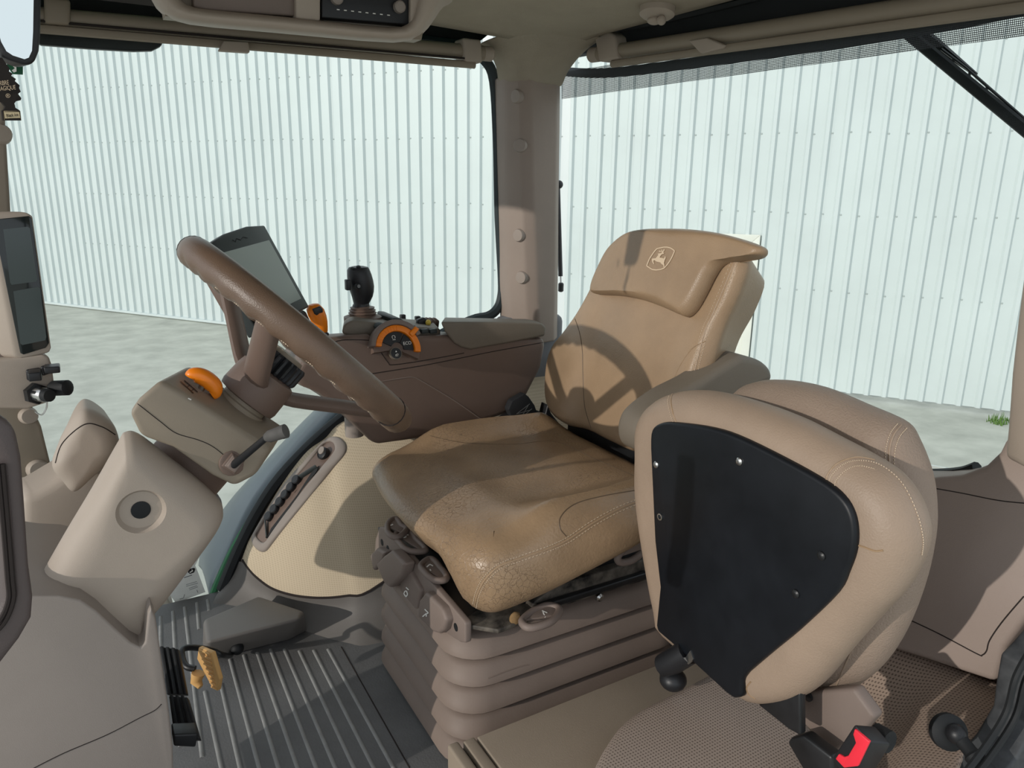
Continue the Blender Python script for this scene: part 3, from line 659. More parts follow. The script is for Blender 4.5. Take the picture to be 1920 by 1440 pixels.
# air freshener hanging below it
tr = [(-20, 108), (4, 108), (12, 120), (18, 128), (17, 134), (24, 138), (21, 142), (30, 148), (28, 152), (37, 160), (36, 165), (39, 172), (34, 176), (40, 184), (39, 188), (30, 190), (27, 194), (28, 197), (29, 202), (37, 207), (40, 226), (6, 226), (4, 208), (8, 205), (10, 200), (4, 192), (-2, 190), (-12, 194), (-30, 190), (-42, 176), (-34, 160), (-28, 140), (-22, 120)]
af = build(slab(tr, 'y', 0.96, V(-0.0012, 0.0016, 0)), 'air_freshener', black_card, world=U(20, 226, 'y', .96), smooth=False)
tag(af, 'black tree-shaped card air freshener hanging under the mirror', 'air freshener')
build(slab([(7, 208), (38, 208), (40, 225), (8, 225)], 'y', 0.9592, V(0, 0.0006, 0)), 'card_edge', cardboard, af)
build(slab([(8, 209), (37.5, 208), (39.5, 226), (8.5, 226)], 'y', 0.9588, V(0, 0.0004, 0)), 'label_border', black_card, af)
build(slab([(8, 210), (36, 210), (38, 221), (9.5, 222)], 'y', 0.9580, V(0, 0.0006, 0)), 'name_plate', cardboard, af)
tx = (U(40, 164, 'y', .95) - U(0, 168, 'y', .95)); ty = Z_
text('ARBRE', U(5, 156, 'y', .9585), tx, ty, 0.0060, 'lettering', tan_print, af, sx=0.62)
text('MAGIQUE', U(12, 165.5, 'y', .9585), tx, ty, 0.0060, 'lettering', tan_print, af, sx=0.62)
text('®', U(15, 180, 'y', .9585), tx, ty, 0.0055, 'lettering', tan_print, af)
text('Black Ice', U(23, 216, 'y', .9575), tx, ty, 0.0046, 'lettering', black_print, af, sx=0.65)
gc_ = build(slab([(10, 108), (38, 112), (43, 120), (43, 140), (24, 139), (14, 125)], 'y', 1.0, V(0, 0.001, 0)), 'logo_card', green_card, world=U(30, 140, 'y', 1.0), smooth=False)
tag(gc_, 'small green card with a white deer emblem behind the air freshener', 'card')
build(slab([(16, 112), (30, 118), (31, 134), (26, 136), (22, 132), (28, 128), (20, 120)], 'y', 0.999, V(0, 0.0006, 0)), 'deer_emblem', white_print, gc_)

# dark grab handle of the open door at the left edge
gh = root('door_grab_handle', U(20, 1200, 'y', .55), 'dark brown moulded door grab handle at the left edge', 'handle')
build(slab([(-60, 770), (2, 776), (32, 802), (44, 860), (50, 940), (58, 1060), (66, 1120), (63, 1160), (40, 1200), (0, 1252), (-60, 1300), (-60, 1200), (-8, 1160), (8, 1130), (10, 1080), (2, 960), (-12, 860), (-60, 820)], 'y', 0.55, V(-0.01, 0.03, 0)), 'grip', door_plastic, gh, bevel=0.009)
for o1 in (0, 9):
    build(B().tube(spline([U(-4 + o1, 870, 'y', .548), U(6 + o1, 980, 'y', .548), U(14 + o1, 1080, 'y', .548), U(16 + o1, 1125, 'y', .548), U(-2 + o1 * .6, 1165 + o1, 'y', .548), U(-40, 1195 + o1, 'y', .548)], 24, closed=False), 0.0016, 6), 'groove', dark_groove, gh)

# ================================================================== STEERING
# front dash hump and lower windscreen trim
dh = root('dash_hump', U(150, 900, 'y', 1.15), 'beige rounded instrument hood ahead of the steering column', 'dash hood')
hb = build(puff([U(x, y, 'y', 1.26) for x, y in [(98, 872), (106, 838), (126, 798), (150, 768), (170, 765), (198, 780), (216, 800), (224, 836), (210, 858), (175, 890), (140, 918), (118, 900)]], (0.0, 1.26, 0.6), X_, Z_, V(0, -1, 0), 0.03, -0.09, 0.026, n=60, rings=5, rb=0.01, radial=True), 'hood', plastic_tan, dh)
Th = bvh(hb)
seam([(104, 868), (118, 830), (158, 796), (190, 800), (216, 815)], Th, 0.0009, 'seam', dark_groove, dh)
fp = build(slab([(40, 930), (66, 925), (140, 880), (260, 880), (260, 1130), (60, 1140), (40, 1100)], 'y', 1.32, V(-0.02, 0.10, 0)), 'trim_7', plastic_tan, bevel=0.015)
tag(fp, 'pale beige front dash panel behind the steering pedestal', kind='structure')

sp = root('steering_pedestal', (0.0, 1.1, 0), 'beige steering column pedestal with a round recess on its side', 'pedestal')
pout = [(228, 822), (240, 812), (262, 818), (320, 862), (372, 900), (412, 940), (418, 958), (414, 976), (396, 1010), (330, 1102), (268, 1182), (262, 1230), (255, 1420), (30, 1300), (62, 1120), (78, 1085), (110, 1030), (165, 935)]
pout = [(222, 830), (236, 812), (262, 816), (320, 860), (372, 900), (408, 934), (419, 956), (412, 984), (372, 1044), (320, 1114), (272, 1180), (255, 1300), (200, 1420), (60, 1400), (40, 1250), (58, 1130), (76, 1084), (120, 1005), (172, 918)]
pp = puff([U(x, y, 'y', 1.015) for x, y in pout], (0.03, 1.015, 0.5), X_, Z_, V(0, -1, 0), 0.034, -0.20, 0.040, n=90, rings=6, rb=0.075, radial=True)
pedb = build(pp, 'column_cover', plastic_tan, sp)
Tc = bvh(pedb)
# round recess with a dark plug
p, n_ = hit(Tc, 265, 960, 0)
cut = build(B().lathe(p, V(0, -1, 0), [(0.0245, -0.0075), (0.0290, 0.0), (0.031, 0.02)], 36), 'cutter', plastic_tan)
md = pedb.modifiers.new('recess', 'BOOLEAN'); md.object = cut; md.operation = 'DIFFERENCE'; md.solver = 'EXACT'
bpy.context.view_layer.update()
nm = bpy.data.meshes.new_from_object(pedb.evaluated_get(bpy.context.evaluated_depsgraph_get()))
pedb.modifiers.clear(); pedb.data = nm; bpy.data.objects.remove(cut)
nm.polygons.foreach_set('use_smooth', [True] * len(nm.polygons)); nm.set_sharp_from_angle(angle=math.radians(35))
build(B().lathe(p + V(0, 0.0075, 0), V(0, -1, 0), [(0.0115, -0.002), (0.0115, 0.0014), (0.0095, 0.002), (0.001, 0.002)], 24), 'plug', black_rubber, sp)
# collar and dark bellows where the column leaves the cover
WC = V(0.27, 1.1, 0.731); WNn = V(0.704, 0, 0.710); E1 = V(0, -1, 0); E2 = V(-0.710, 0, 0.704)
build(B().lathe(WC, WNn, [(0.075, -0.285), (0.078, -0.262), (0.070, -0.255), (0.066, -0.262)], 28), 'collar', plastic_grey, sp)
build(B().lathe(WC, WNn, [(0.056, -0.31), (0.056, -0.20)], 24), 'column_boot', plastic_brown, sp)
# lower floor cowl
lc = [(-60, 1105), (60, 1117), (110, 1117), (150, 1125), (180, 1145), (215, 1178), (245, 1205), (264, 1215), (272, 1206), (278, 1150), (284, 1140), (292, 1160), (302, 1230), (315, 1320), (324, 1400), (326, 1480), (330, 1620), (-90, 1620)]
cw = root('floor_cowl', (-0.02, 1.05, 0), 'grey-beige floor cowl around the foot of the steering pedestal', 'cowl')
lcb = build(B().prism([U(x, y, 'y', 0.95) for x, y in lc], V(0, 0.22, 0)), 'cowl_body', plastic_grey, cw, bevel=0.012, seg=4)
Tl = bvh(lcb)
seam([(60, 1442), (120, 1412), (200, 1378), (262, 1346), (290, 1332), (303, 1320)], Tl, 0.0007, 'seam', dark_groove, cw)

# switch pod on the column
pod = root('column_pod', (0.13, 1.1, 0.6), 'olive-grey steering column pod with shift gate on top', 'column pod')
po_ = [(240, 774), (258, 748), (300, 712), (345, 738), (430, 792), (508, 842), (478, 892), (438, 913), (397, 893), (322, 840), (262, 818)]
pnear = [U(x, y, 'y', 1.0) for x, y in po_]
pdv = V(0.048, 0.12, -0.012)
podb = build(B().prism(pnear, pdv), 'pod_shell', plastic_olive, pod, bevel=0.0075, seg=4)
Tq = bvh(podb)
seam([(258, 757), (300, 790), (330, 812), (372, 825), (400, 838), (430, 862)], Tq, 0.0006, 'seam', dark_groove, pod)
strokes([[(338, 716), (362, 738)], [(345, 714), (370, 736)], [(350, 727), (356, 722)], [(358, 734), (364, 729)]], 2.0, Tq, 'shift_gate', black_plastic, pod)
strokes([[(352, 747), (358, 750)]], 2.0, Tq, 'gate_mark', white_print, pod)
sl = root('shift_lever', U(372, 738, 'y', 1.06), 'orange bean-shaped shift knob on a steel stem beside the steering wheel', 'lever')
bz = [U(x, y, 'y', 1.05) for x, y in [(357, 708), (362, 703), (376, 705), (390, 713), (401, 724), (402, 735), (396, 740)]]
build(B().tube(spline(bz, 22, closed=False), [0.004 + 0.0075 * math.sin(math.pi * min(1, max(0, (i + 1.5) / 24))) ** .5 for i in range(22)], 14), 'knob', orange, sl)
build(B().tube([U(372, 742, 'y', 1.055), U(380, 722, 'y', 1.05)], 0.0045, 10), 'stem', steel, sl)
ts = root('turn_signal_stalk', U(435, 870, 'y', 0.99), 'black indicator stalk with a rubber boot on the column pod', 'stalk')
pb, _n = hit(Tq, 436, 868, 0.0)
for k, (r_, h) in enumerate([(0.018, 0.001), (0.0155, 0.004), (0.0125, 0.007), (0.0105, 0.010)]):
    build(B().lathe(pb, V(0.15, -1, 0.05), [(r_, h - .004), (r_, h), (r_ * .8, h + .001)], 4 if k else 16), 'boot', plastic_taupe if k > 1 else plastic_brown, ts, bevel=0.001)
s0 = pb + V(0, -0.008, 0); s1 = U(500, 820, 'y', 0.93); s2 = U(536, 808, 'y', 0.915)
build(B().tube([s0, s0.lerp(s1, .5), s1], [0.0055, 0.005, 0.0045], 10), 'rod', black_plastic, ts)
dd = (s2 - s1).normalized()
build(B().tube([s1 - dd * .002, s1 + dd * .004, s2 - dd * .006, s2 - dd * .0055, s2, s2 + dd * .001], [0.005, 0.0078, 0.0088, 0.0092, 0.0092, 0.006], 16), 'knob', dark_knob, ts)

# steering wheel
sw = root('steering_wheel', WC - WNn * .15, 'brown leather steering wheel with stitched rim and three spokes', 'steering wheel')
RR, rr = 0.1865, 0.0215
N_ = 160; rim = []
for i in range(N_):
    f = 2 * math.pi * i / N_; c = WC + (E1 * math.cos(f) + E2 * math.sin(f)) * RR
    o_ = (E1 * math.cos(f) + E2 * math.sin(f)); ring = []
    for k in range(18):
        g = 2 * math.pi * k / 18; d_ = o_ * math.cos(g) + WNn * math.sin(g)
        under = max(0, -math.cos(g - math.radians(60)))
        r_ = rr * (1 + 0.10 * under * math.sin(f * 30))
        ring.append(c + d_ * r_)
    rim.append(ring)
rim.append(rim[0])
build(B().loft(rim, cap=False), 'rim', rim_leather, sw)
for fq in (-40, 100):
    f = math.radians(fq); o_ = (E1 * math.cos(f) + E2 * math.sin(f)); c = WC + o_ * RR
    build(B().tube([c + (o_ * math.cos(2 * math.pi * k / 20) + WNn * math.sin(2 * math.pi * k / 20)) * (rr * 1.0) for k in range(20)], 0.0011, 6, closed=True), 'wrap_seam', dark_groove, sw)
sb_ = B()
for i in range(150):
    f = math.radians(-75 + i * 1.05 * 2 / 2)
    o_ = (E1 * math.cos(f) + E2 * math.sin(f)); p = WC + o_ * RR + (-o_ * .45 - WNn * .9).normalized() * (rr * 1.0)
    sb_.ball(p, 0.0016, 6)
o = build(sb_, 'stitching', thread, sw); o['kind'] = 'stuff'
def col_lathe(prof, n=28): return B().lathe(WC, WNn, prof, n, ref=(0, 1, 0))
for fdeg in (32, 148, -90):
    f = math.radians(fdeg); o_ = (E1 * math.cos(f) + E2 * math.sin(f))
    pth = [WC + o_ * 0.020 - WNn * 0.085, WC + o_ * 0.05 - WNn * 0.078, WC + o_ * 0.11 - WNn * 0.045, WC + o_ * 0.165 - WNn * 0.014, WC + o_ * 0.184]
    side = o_.cross(WNn)
    build(B().tube(spline(pth, 16, closed=False), [(0.011, 0.022 - 0.005 * i / 15) for i in range(16)], 12, flat=WNn), 'spoke', plastic_brown, sw)
build(col_lathe([(0.030, -0.120), (0.044, -0.117), (0.046, -0.110), (0.045, -0.080), (0.043, -0.068), (0.036, -0.064), (0.01, -0.064)]), 'hub', plastic_brown, sw)
build(col_lathe([(0.037, -0.21), (0.037, -0.126), (0.034, -0.124), (0.034, -0.116), (0.02, -0.116)]), 'hub_neck', plastic_olive, sw)
kn = B(); prof = []
n = 72
for h, sc in ((-0.064, .95), (-0.060, 1), (-0.038, 1), (-0.034, .94)):
    ring = []
    for k in range(n):
        g = 2 * math.pi * k / n; r_ = 0.040 * sc * (1.0 if (k % 3) else 0.90)
        ring.append(WC + WNn * h + E1 * (r_ * math.cos(g)) + E2 * (r_ * math.sin(g)))
    prof.append(ring)
kn.loft(prof)
build(kn, 'tilt_knob', black_plastic, sw, angle=25)
build(col_lathe([(0.030, -0.034), (0.028, -0.028), (0.01, -0.026)]), 'knob_cap', plastic_olive, sw)

# ================================================================== PEDALS AND FOOTREST
def ribbed_pedal(px4, y0, label):
    a, b_, c, d = [U(x, y, 'y', yy) for (x, y), yy in zip(px4, y0)]
    r0 = root('brake_pedal', a.lerp(c, .5), label, 'pedal', )
    nrm = (b_ - a).cross(d - a).normalized()
    if nrm.dot(CAM - a) < 0: nrm = -nrm
    build(B().prism([a, b_, c, d], -nrm * 0.012), 'pad', black_plastic, r0, bevel=0.002)
    for k in range(3):
        u0, u1 = .12 + .30 * k, .28 + .30 * k
        build(B().prism([a.lerp(b_, u0) + nrm * .0005, a.lerp(b_, u1) + nrm * .0005, d.lerp(c, u1) + nrm * .0005, d.lerp(c, u0) + nrm * .0005], nrm * 0.004), 'tread_rib', black_rubber, r0, bevel=0.001)
    return r0
ribbed_pedal([(298, 1212), (333, 1216), (349, 1302), (312, 1302)], [1.26, 1.24, 1.17, 1.19], 'upper black ribbed brake pedal beside the floor cowl')
r2 = ribbed_pedal([(316, 1304), (350, 1306), (373, 1384), (326, 1382)], [1.15, 1.13, 1.06, 1.08], 'lower black ribbed brake pedal with a thick end, nearest the camera')
build(slab([(325, 1378), (372, 1376), (367, 1402), (326, 1400)], 'y', 1.055, V(0, 0.03, 0)), 'pedal_end', black_plastic, r2, bevel=0.003)
tp = root('foot_pedal', U(390, 1290, 'y', 1.22), 'tan ribbed foot pedal on a bent black rod', 'pedal')
pts4 = [U(372, 1214, 'y', 1.26), U(396, 1224, 'y', 1.20), U(415, 1272, 'y', 1.19), U(407, 1296, 'y', 1.21), U(398, 1293, 'y', 1.23), U(363, 1238, 'y', 1.28)]
nrm = (pts4[1] - pts4[0]).cross(pts4[3] - pts4[0]).normalized(); nrm = nrm if nrm.dot(CAM - pts4[0]) > 0 else -nrm
pts4 = [p - nrm * (p - pts4[0]).dot(nrm) for p in pts4]
build(B().prism(pts4, -nrm * 0.008), 'pad', pedal_tan, tp, bevel=0.002)
for k in range(9):
    a = pts4[0].lerp(pts4[4], k / 9 + .04); c = pts4[1].lerp(pts4[3], k / 9 + .04)
    build(B().tube([a.lerp(c, .08) + nrm * .001, a.lerp(c, .92) + nrm * .001], 0.0016, 6), 'tread_rib', pedal_tan, tp)
build(B().tube([U(372, 1262, 'y', 1.27), U(368, 1278, 'y', 1.27), U(376, 1288, 'y', 1.26)], [0.012, 0.010, 0.005], 10), 'clamp', pedal_tan, tp)
rodp = [U(437, 1214, 'z', 0.02), U(432, 1228, 'z', 0.02), U(418, 1228, 'y', 1.36), U(398, 1219, 'y', 1.36), U(360, 1214, 'y', 1.34), U(342, 1218, 'y', 1.33), U(342, 1235, 'y', 1.31), U(350, 1250, 'y', 1.29), U(366, 1254, 'y', 1.28)]
build(B().tube(spline(rodp, 40, closed=False), 0.0058, 10), 'rod', black_metal, tp)
build(B().ball(U(445, 1216, 'z', 0.03), 0.013), 'rod_end', black_rubber, tp)
fbx = root('footrest', U(470, 1200, 'z', 0), 'dark grey wedge-shaped footrest block on the floor mat', 'footrest')
A0 = U(388, 1240, 'z', 0.0); A1 = U(540, 1202, 'z', 0.0); A2 = U(575, 1150, 'z', 0.0) ; 
top = [U(381, 1160, 'y', 1.50), U(386, 1206, 'y', 1.40), U(565, 1160, 'y', 1.40), U(570, 1144, 'y', 1.44), U(485, 1116, 'y', 1.58)]
bot = [V(top[0].x - .005, top[0].y + .03, 0), A0, A1, V(A1.x + .05, top[3].y + .03, 0), V(top[4].x, top[4].y + .03, 0)]
build(B().loft([bot, top]), 'block', foot_plastic, fbx, bevel=0.010, seg=4)

# ================================================================== RIGHT WHEEL ARCH
wa = root('trim_8', (0.6, 1.6, 0), 'right wheel arch with beige cloth cover and grey plastic base', None, kind='structure')
Apx = [(455, 1046), (460, 1030), (469, 1009), (491, 971), (529, 907), (573, 849), (609, 822), (646, 789)]
Ap = [U(x, y, 'y', 1.715) for x, y in Apx] + [V(0.66, 1.70, 0.42), V(0.80, 1.69, 0.45), V(1.10, 1.68, 0.45)]
Bp = [U(455, 1050, 'y', 1.70), U(466, 1066, 'y', 1.67), U(482, 1083, 'y', 1.635), U(510, 1103, 'y', 1.59), U(550, 1116, 'y', 1.53), U(600, 1121, 'y', 1.48), U(650, 1117, 'y', 1.445), U(700, 1104, 'y', 1.42), V(0.66, 1.40, 0.20), V(0.80, 1.40, 0.24), V(1.10, 1.40, 0.26)]
As = spline(Ap, 50, closed=False); Bs = spline(Bp, 50, closed=False); rows = []
for k in range(15):
    u = k / 14; row = []
    for a, c in zip(As, Bs):
        p = a.lerp(c, u); L = (c - a).length
        out = V(-0.35, -0.75, 0.55).normalized(); row.append(p + out * (0.16 * L * math.sin(math.pi * u ** 0.9)))
    rows.append(row)
fc = build(B().grid(rows), 'arch_cover', fender_cloth, wa)
Tf = bvh(fc)
build(B().tube([p + V(0, 0, 0) for p in Bs], 0.003, 6), 'cover_edge', dark_groove, wa)
Cp = [U(398, 1132, 'z', 0.0), U(420, 1133, 'z', 0.0), U(440, 1136, 'z', 0.0), U(470, 1142, 'z', 0.0), U(520, 1160, 'z', 0.0), U(560, 1178, 'z', 0.0), U(600, 1192, 'z', 0.0), U(650, 1205, 'z', 0.0), U(700, 1208, 'z', 0.0), V(0.62, 1.36, 0), V(0.80, 1.36, 0), V(1.10, 1.36, 0)]
B2 = [U(425, 1098, 'y', 1.735), U(446, 1054, 'y', 1.722), U(464, 1064, 'y', 1.675)] + Bp[2:]
B2s = spline(B2, 50, closed=False); Cs = spline(Cp, 50, closed=False)
build(B().grid([[b_.lerp(c, u) + V(-.1, -.6, 0).normalized() * (-0.02 * math.sin(math.pi * u)) for b_, c in zip(B2s, Cs)] for u in (0, .2, .4, .6, .8, .93, 1)]), 'arch_base', foot_plastic, wa)
# seal-side strip
build(B().grid([[U(x, y, 'y', 1.728) for x, y in [(420, 1108), (440, 1060), (462, 1010), (488, 960), (526, 900), (570, 845), (606, 816), (645, 785)]], [U(x, y, 'y', 1.712) for x, y in [(436, 1108), (456, 1058), (474, 1012), (498, 966), (534, 907), (577, 851), (613, 824), (652, 792)]]]), 'cover_border', plastic_taupe, wa)
# slot tray
tray = root('storage_slot', U(560, 930, 'y', 1.68), 'grey-rimmed oblong slot with black cable clips in the wheel arch cover', 'tray')
oz = [(624, 820), (637, 821), (648, 831), (650, 844), (643, 857), (620, 884), (582, 931), (545, 976), (510, 1021), (500, 1033), (490, 1035), (479, 1027), (473, 1012), (480, 995), (500, 962), (529, 915), (575, 863), (608, 829)]
iz = [(619, 829), (627, 832), (630, 843), (624, 853), (606, 875), (572, 917), (538, 962), (509, 1002), (502, 1014), (495, 1018), (487, 1013), (482, 1004), (487, 993), (505, 964), (534, 922), (576, 872), (600, 844), (611, 832)]
ozs = spline([Vector(p) for p in oz], 54); izs = spline([Vector(p) for p in iz], 54)
O1 = [hit(Tf, p.x, p.y, 0.0)[0] for p in ozs]; I1 = [hit(Tf, p.x, p.y, 0.0)[0] for p in izs]
print('slot hits', sum(p is None for p in O1), sum(p is None for p in I1))
if all(p is not None for p in O1 + I1):
    _, nn = hit(Tf, 560, 930, 0)
    build(B().loft([O1, [p + nn * .005 for p in O1], [a.lerp(c, .3) + nn * .008 for a, c in zip(O1, I1)], [p + nn * .007 for p in I1], [p + nn * .001 for p in I1]], cap=False), 'rim', plastic_grey, tray, sub=1)
    bb = B(); rr_ = []
    cI = sum(izs, Vector((0, 0))) / len(izs)
    for q in (1.0, .8, .6, .4, .2, .03):
        rr_.append([hit(Tf, *(cI + (p - cI) * q), 0.0018)[0] for p in izs])
    bb.loft(rr_, cap=False)
    build(bb, 'tray_floor', plastic_brown, tray)
    def tp_(x, y, l): return hit(Tf, x, y, l)[0]
    build(B().prism([tp_(x, y, .004) for x, y in [(504, 1010), (512, 992), (560, 930), (588, 886), (600, 876), (596, 886), (545, 955)]], nn * .002), 'slot_painted_shade', black_rubber, tray)  # black sliver paints the shade along one side of the slot
    for k in range(6):
        u = k / 5; cx_, cy_ = 509 + (560 - 509) * u, 970 + (902 - 970) * u
        build(B().lathe(tp_(cx_, cy_, .002), nn, [(0.0115, 0), (0.0115, 0.010), (0.0095, 0.012), (0.002, 0.0122)], 14), 'clip', black_plastic, tray)
    build(B().tube([tp_(504, 1008, .006), tp_(503, 978, .008)], [(0.005, 0.002)] * 2, 8), 'clip_arm', bezel, tray)
    build(B().tube([tp_(566, 898, .008), tp_(596, 879, .008)], [(0.006, 0.002)] * 2, 8), 'clip_arm', bezel, tray)
    build(B().lathe(tp_(611, 853, .002), nn + V(-.2, 0, 0), [(0.015, 0), (0.015, 0.012), (0.012, 0.014), (0.011, 0.0125), (0.002, 0.0125)], 18), 'power_socket', black_plastic, tray)
    build(B().lathe(tp_(610, 852, .0155), nn + V(-.2, 0, 0), [(0.010, 0), (0.0095, 0.002), (0.002, 0.0025)], 16), 'socket_cap', plastic_grey, tray)

# ================================================================== RIGHT CONSOLE
co = root('side_console', (0.65, 1.52, 0.42), 'dark brown right-hand control console beside the driver seat', 'console')
cy0 = 1.41
body = [(552, 706), (560, 690), (580, 660), (596, 642), (618, 632), (650, 628), (690, 626), (700, 632), (830, 628), (1021, 634), (1022, 650), (1014, 690), (986, 745), (952, 776), (880, 800), (800, 822), (712, 834), (698, 832), (640, 768), (600, 738), (566, 724)]
bn = [U(x, y, 'y', cy0) for x, y in body]
zmin = min(p.z for p in bn); zmax = max(p.z for p in bn)
bfar = [p + V(0.07 * min(1, max(0, (p.x - .40) / .3)), 0.20, -0.035 * (p.z - zmin) / (zmax - zmin)) for p in bn]
cob = build(B().loft([bn, bfar]), 'body', plastic_brown, co, bevel=0.012, seg=4)
Tco = bvh(cob)
seam([(640, 712), (690, 702), (800, 684), (920, 660), (1018, 642)], Tco, 0.0009, 'seam', dark_groove, co)
seam([(650, 728), (700, 718), (760, 708), (777, 708), (790, 714), (850, 750), (908, 790)], Tco, 0.0012, 'crease', plastic_taupe, co)
seam([(612, 648), (640, 638), (690, 638), (703, 643), (714, 660), (728, 680), (738, 684), (800, 675), (870, 662)], Tco, 0.0009, 'seam', dark_groove, co)
nose = [(549, 694), (560, 688), (640, 686), (640, 728), (604, 736), (572, 728), (552, 714)]
build(B().prism([U(x, y, 'y', 1.44) for x, y in nose], V(0, 0.16, 0)), 'nose', plastic_taupe, co, bevel=0.012)
lid = [(826, 603), (834, 622), (852, 644), (866, 652), (882, 656), (950, 644), (1022, 630), (1024, 614), (1016, 606), (1000, 604)]
lb_ = [U(x, y, 'y', 1.402) for x, y in lid]
lf_ = [U(x, y, 'y', 1.62) for x, y in [(832, 595), (838, 608), (850, 622), (862, 626), (878, 630), (950, 622), (1010, 614), (1011, 606), (1005, 601), (985, 598)]]
build(B().loft([lb_, lf_]), 'armrest_lid', plastic_lid, co, bevel=0.010, seg=4)
build(B().lathe(U(664, 800, 'y', 1.52) , V(0, 0, 1), [(0.020, -0.02), (0.020, 0.05)], 20), 'support_post', plastic_grey, co)
# top deck
deck = [(640, 626), (645, 608), (660, 600), (700, 604), (770, 612), (826, 616), (826, 640), (700, 640)]
build(B().prism([U(x, y, 'y', 1.435) for x, y in deck], V(0.05, 0.15, -0.012)), 'top_deck', plastic_lid, co, bevel=0.006)
c = U(712, 612, 'y', 1.43)
build(B().lathe(c, V(0, -.5, 1), [(0.012, -.002), (0.012, 0.002), (0.010, 0.003), (0.002, 0.003)], 20), 'round_button', bezel, co)
# finned grille pod
gp = [(737, 600), (738, 596), (752, 597), (764, 606), (772, 614), (770, 622), (740, 620)]
build(B().prism([U(x, y, 'y', 1.46) for x, y in gp], V(0, 0.10, 0)), 'grille_pod', bezel, co, bevel=0.004)
for k in range(3):
    build(B().tube([U(741 + 2 * k, 600 + 5 * k, 'y', 1.458), U(748 + 2 * k, 601 + 5 * k, 'y', 1.458)], 0.0012, 6), 'grille_slot', black_plastic, co)
# row of small switches
for k in range(3):
    x0 = 775 + 16 * k
    build(B().prism([U(x, y, 'y', 1.425) for x, y in [(x0, 618), (x0 + 13, 617), (x0 + 13, 625), (x0, 626)]], V(0, 0.02, 0)), 'switch', bezel, co, bevel=0.002)
# bank of hydraulic levers
for k in range(4):
    px = 792 + 7 * k
    q = U(px, 606, 'y', 1.50 + 0.025 * k)
    build(B().prism([q + V(-.012, 0, -.02), q + V(.012, 0, -.02), q + V(.016, 0, 0.004), q + V(.006, 0, .012), q + V(-.010, 0, .008)], V(0, 0.014, 0)), 'lever', plastic_brown if k else black_plastic, co, bevel=0.003)
build(B().ball(U(803, 605, 'y', 1.49), (0.006, 0.007, 0.007)), 'lever_tip', yellow_plastic, co)
for k, px in enumerate((755, 783)):
    q = U(px, 596 + 3 * k, 'y', 1.60); build(B().box(q, (0.012, 0.012, 0.016)), 'rear_stub', black_plastic, co, bevel=0.002)
build(B().tube([U(775, 622, 'y', 1.44), U(776, 610, 'y', 1.44)], [(0.006, 0.004), (0.003, 0.003)], 8), 'small_lever', bezel, co)
# speed dial: hood, orange ring, sectors
dn = V(0.05, -0.92, 0.38).normalized(); dc = U(744, 655, 'y', 1.398)
dxr = V(1, 0.05, 0).normalized(); dxr = (dxr - dn * dxr.dot(dn)).normalized(); dyr = dn.cross(dxr) * -1
if dyr.z < 0: dyr = -dyr
def dpt(r, deg, h=0): a = math.radians(deg); r = r * 1.14; return dc + dxr * (r * math.cos(a)) + dyr * (r * math.sin(a)) + dn * h
def arc(r0, r1, a0, a1, h0, h1, n=24):
    b = B(); rg = []
    for k in range(n + 1):
        a = a0 + (a1 - a0) * k / n
        rg.append([dpt(r0, a, h0), dpt(r1, a, h0), dpt(r1, a, h1), dpt(r0, a, h1)])
    return b.loft(rg)
build(arc(0.0, 0.044, -30, 182, -0.02, 0.001), 'dial_well', plastic_brown, co)
build(arc(0.043, 0.052, 25, 170, -0.01, 0.014), 'dial_hood', plastic_taupe, co, bevel=0.002)
ring = build(arc(0.0315, 0.0425, -15, 168, 0, 0.011), 'orange_ring', orange, co, bevel=0.0015)
for k in range(9):
    a = 85 + k * 9
    build(B().tube([dpt(0.032, a, .0112), dpt(0.042, a, .0112)], 0.0008, 6), 'grip_ridge', orange, ring)
build(B().prism([dpt(0.034, 30, .004), dpt(0.034, 46, .004), dpt(0.052, 44, .004), dpt(0.054, 34, .004)], dn * 0.012), 'pointer', orange, co, bevel=0.002)
build(arc(0.012, 0.030, 62, 150, 0, 0.005), 'sector', black_plastic, co)
build(arc(0.012, 0.030, -10, 56, 0, 0.005), 'sector', black_plastic, co)
bo = dpt(0.0095, 235)
build(B().lathe(bo, dn, [(0.0128, 0), (0.0128, 0.007), (0.0115, 0.0075)], 22), 'button_ring', plastic_lid, co)
build(B().lathe(bo, dn, [(0.0112, 0.002), (0.0112, 0.008), (0.003, 0.0085)], 20), 'centre_button', black_plastic, co)
text('ECO', dpt(0.0215, 22, .0056), dxr, dyr, 0.0092, 'eco_lettering', white_print, co)
def ring_icon(c, r, w_, a0, a1, name):
    b = B(); pts = []
    for k in range(13):
        a = math.radians(a0 + (a1 - a0) * k / 12); pts.append(c + dxr * (r * math.cos(a)) + dyr * (r * math.sin(a)))
    b.tube(pts, w_, 5); return build(b, name, white_print, co)
ic = dpt(0.022, 100, .0055); ring_icon(ic, 0.0034, 0.0006, -60, 240, 'circle_icon')
build(B().tube([ic + dxr * -.003 - dyr * .0055, ic + dxr * .003 - dyr * .0055], 0.0006, 5), 'circle_icon_bar', white_print, co)
ic = bo + dn * .0088
build(B().prism([ic + dyr * .0055, ic + dxr * .002 + dyr * .002, ic - dxr * .002 + dyr * .002], dn * .0003), 'arrow_icon', white_print, co)
build(B().tube([ic - dxr * .003 - dyr * .004, ic - dyr * .002 + dxr * .001, ic + dxr * .004 - dyr * .003], 0.0007, 5), 'field_icon', white_print, co)
build(B().tube([ic - dxr * .003 - dyr * .0055, ic + dxr * .003 - dyr * .0055], 0.0006, 5), 'field_icon_bar', white_print, co)

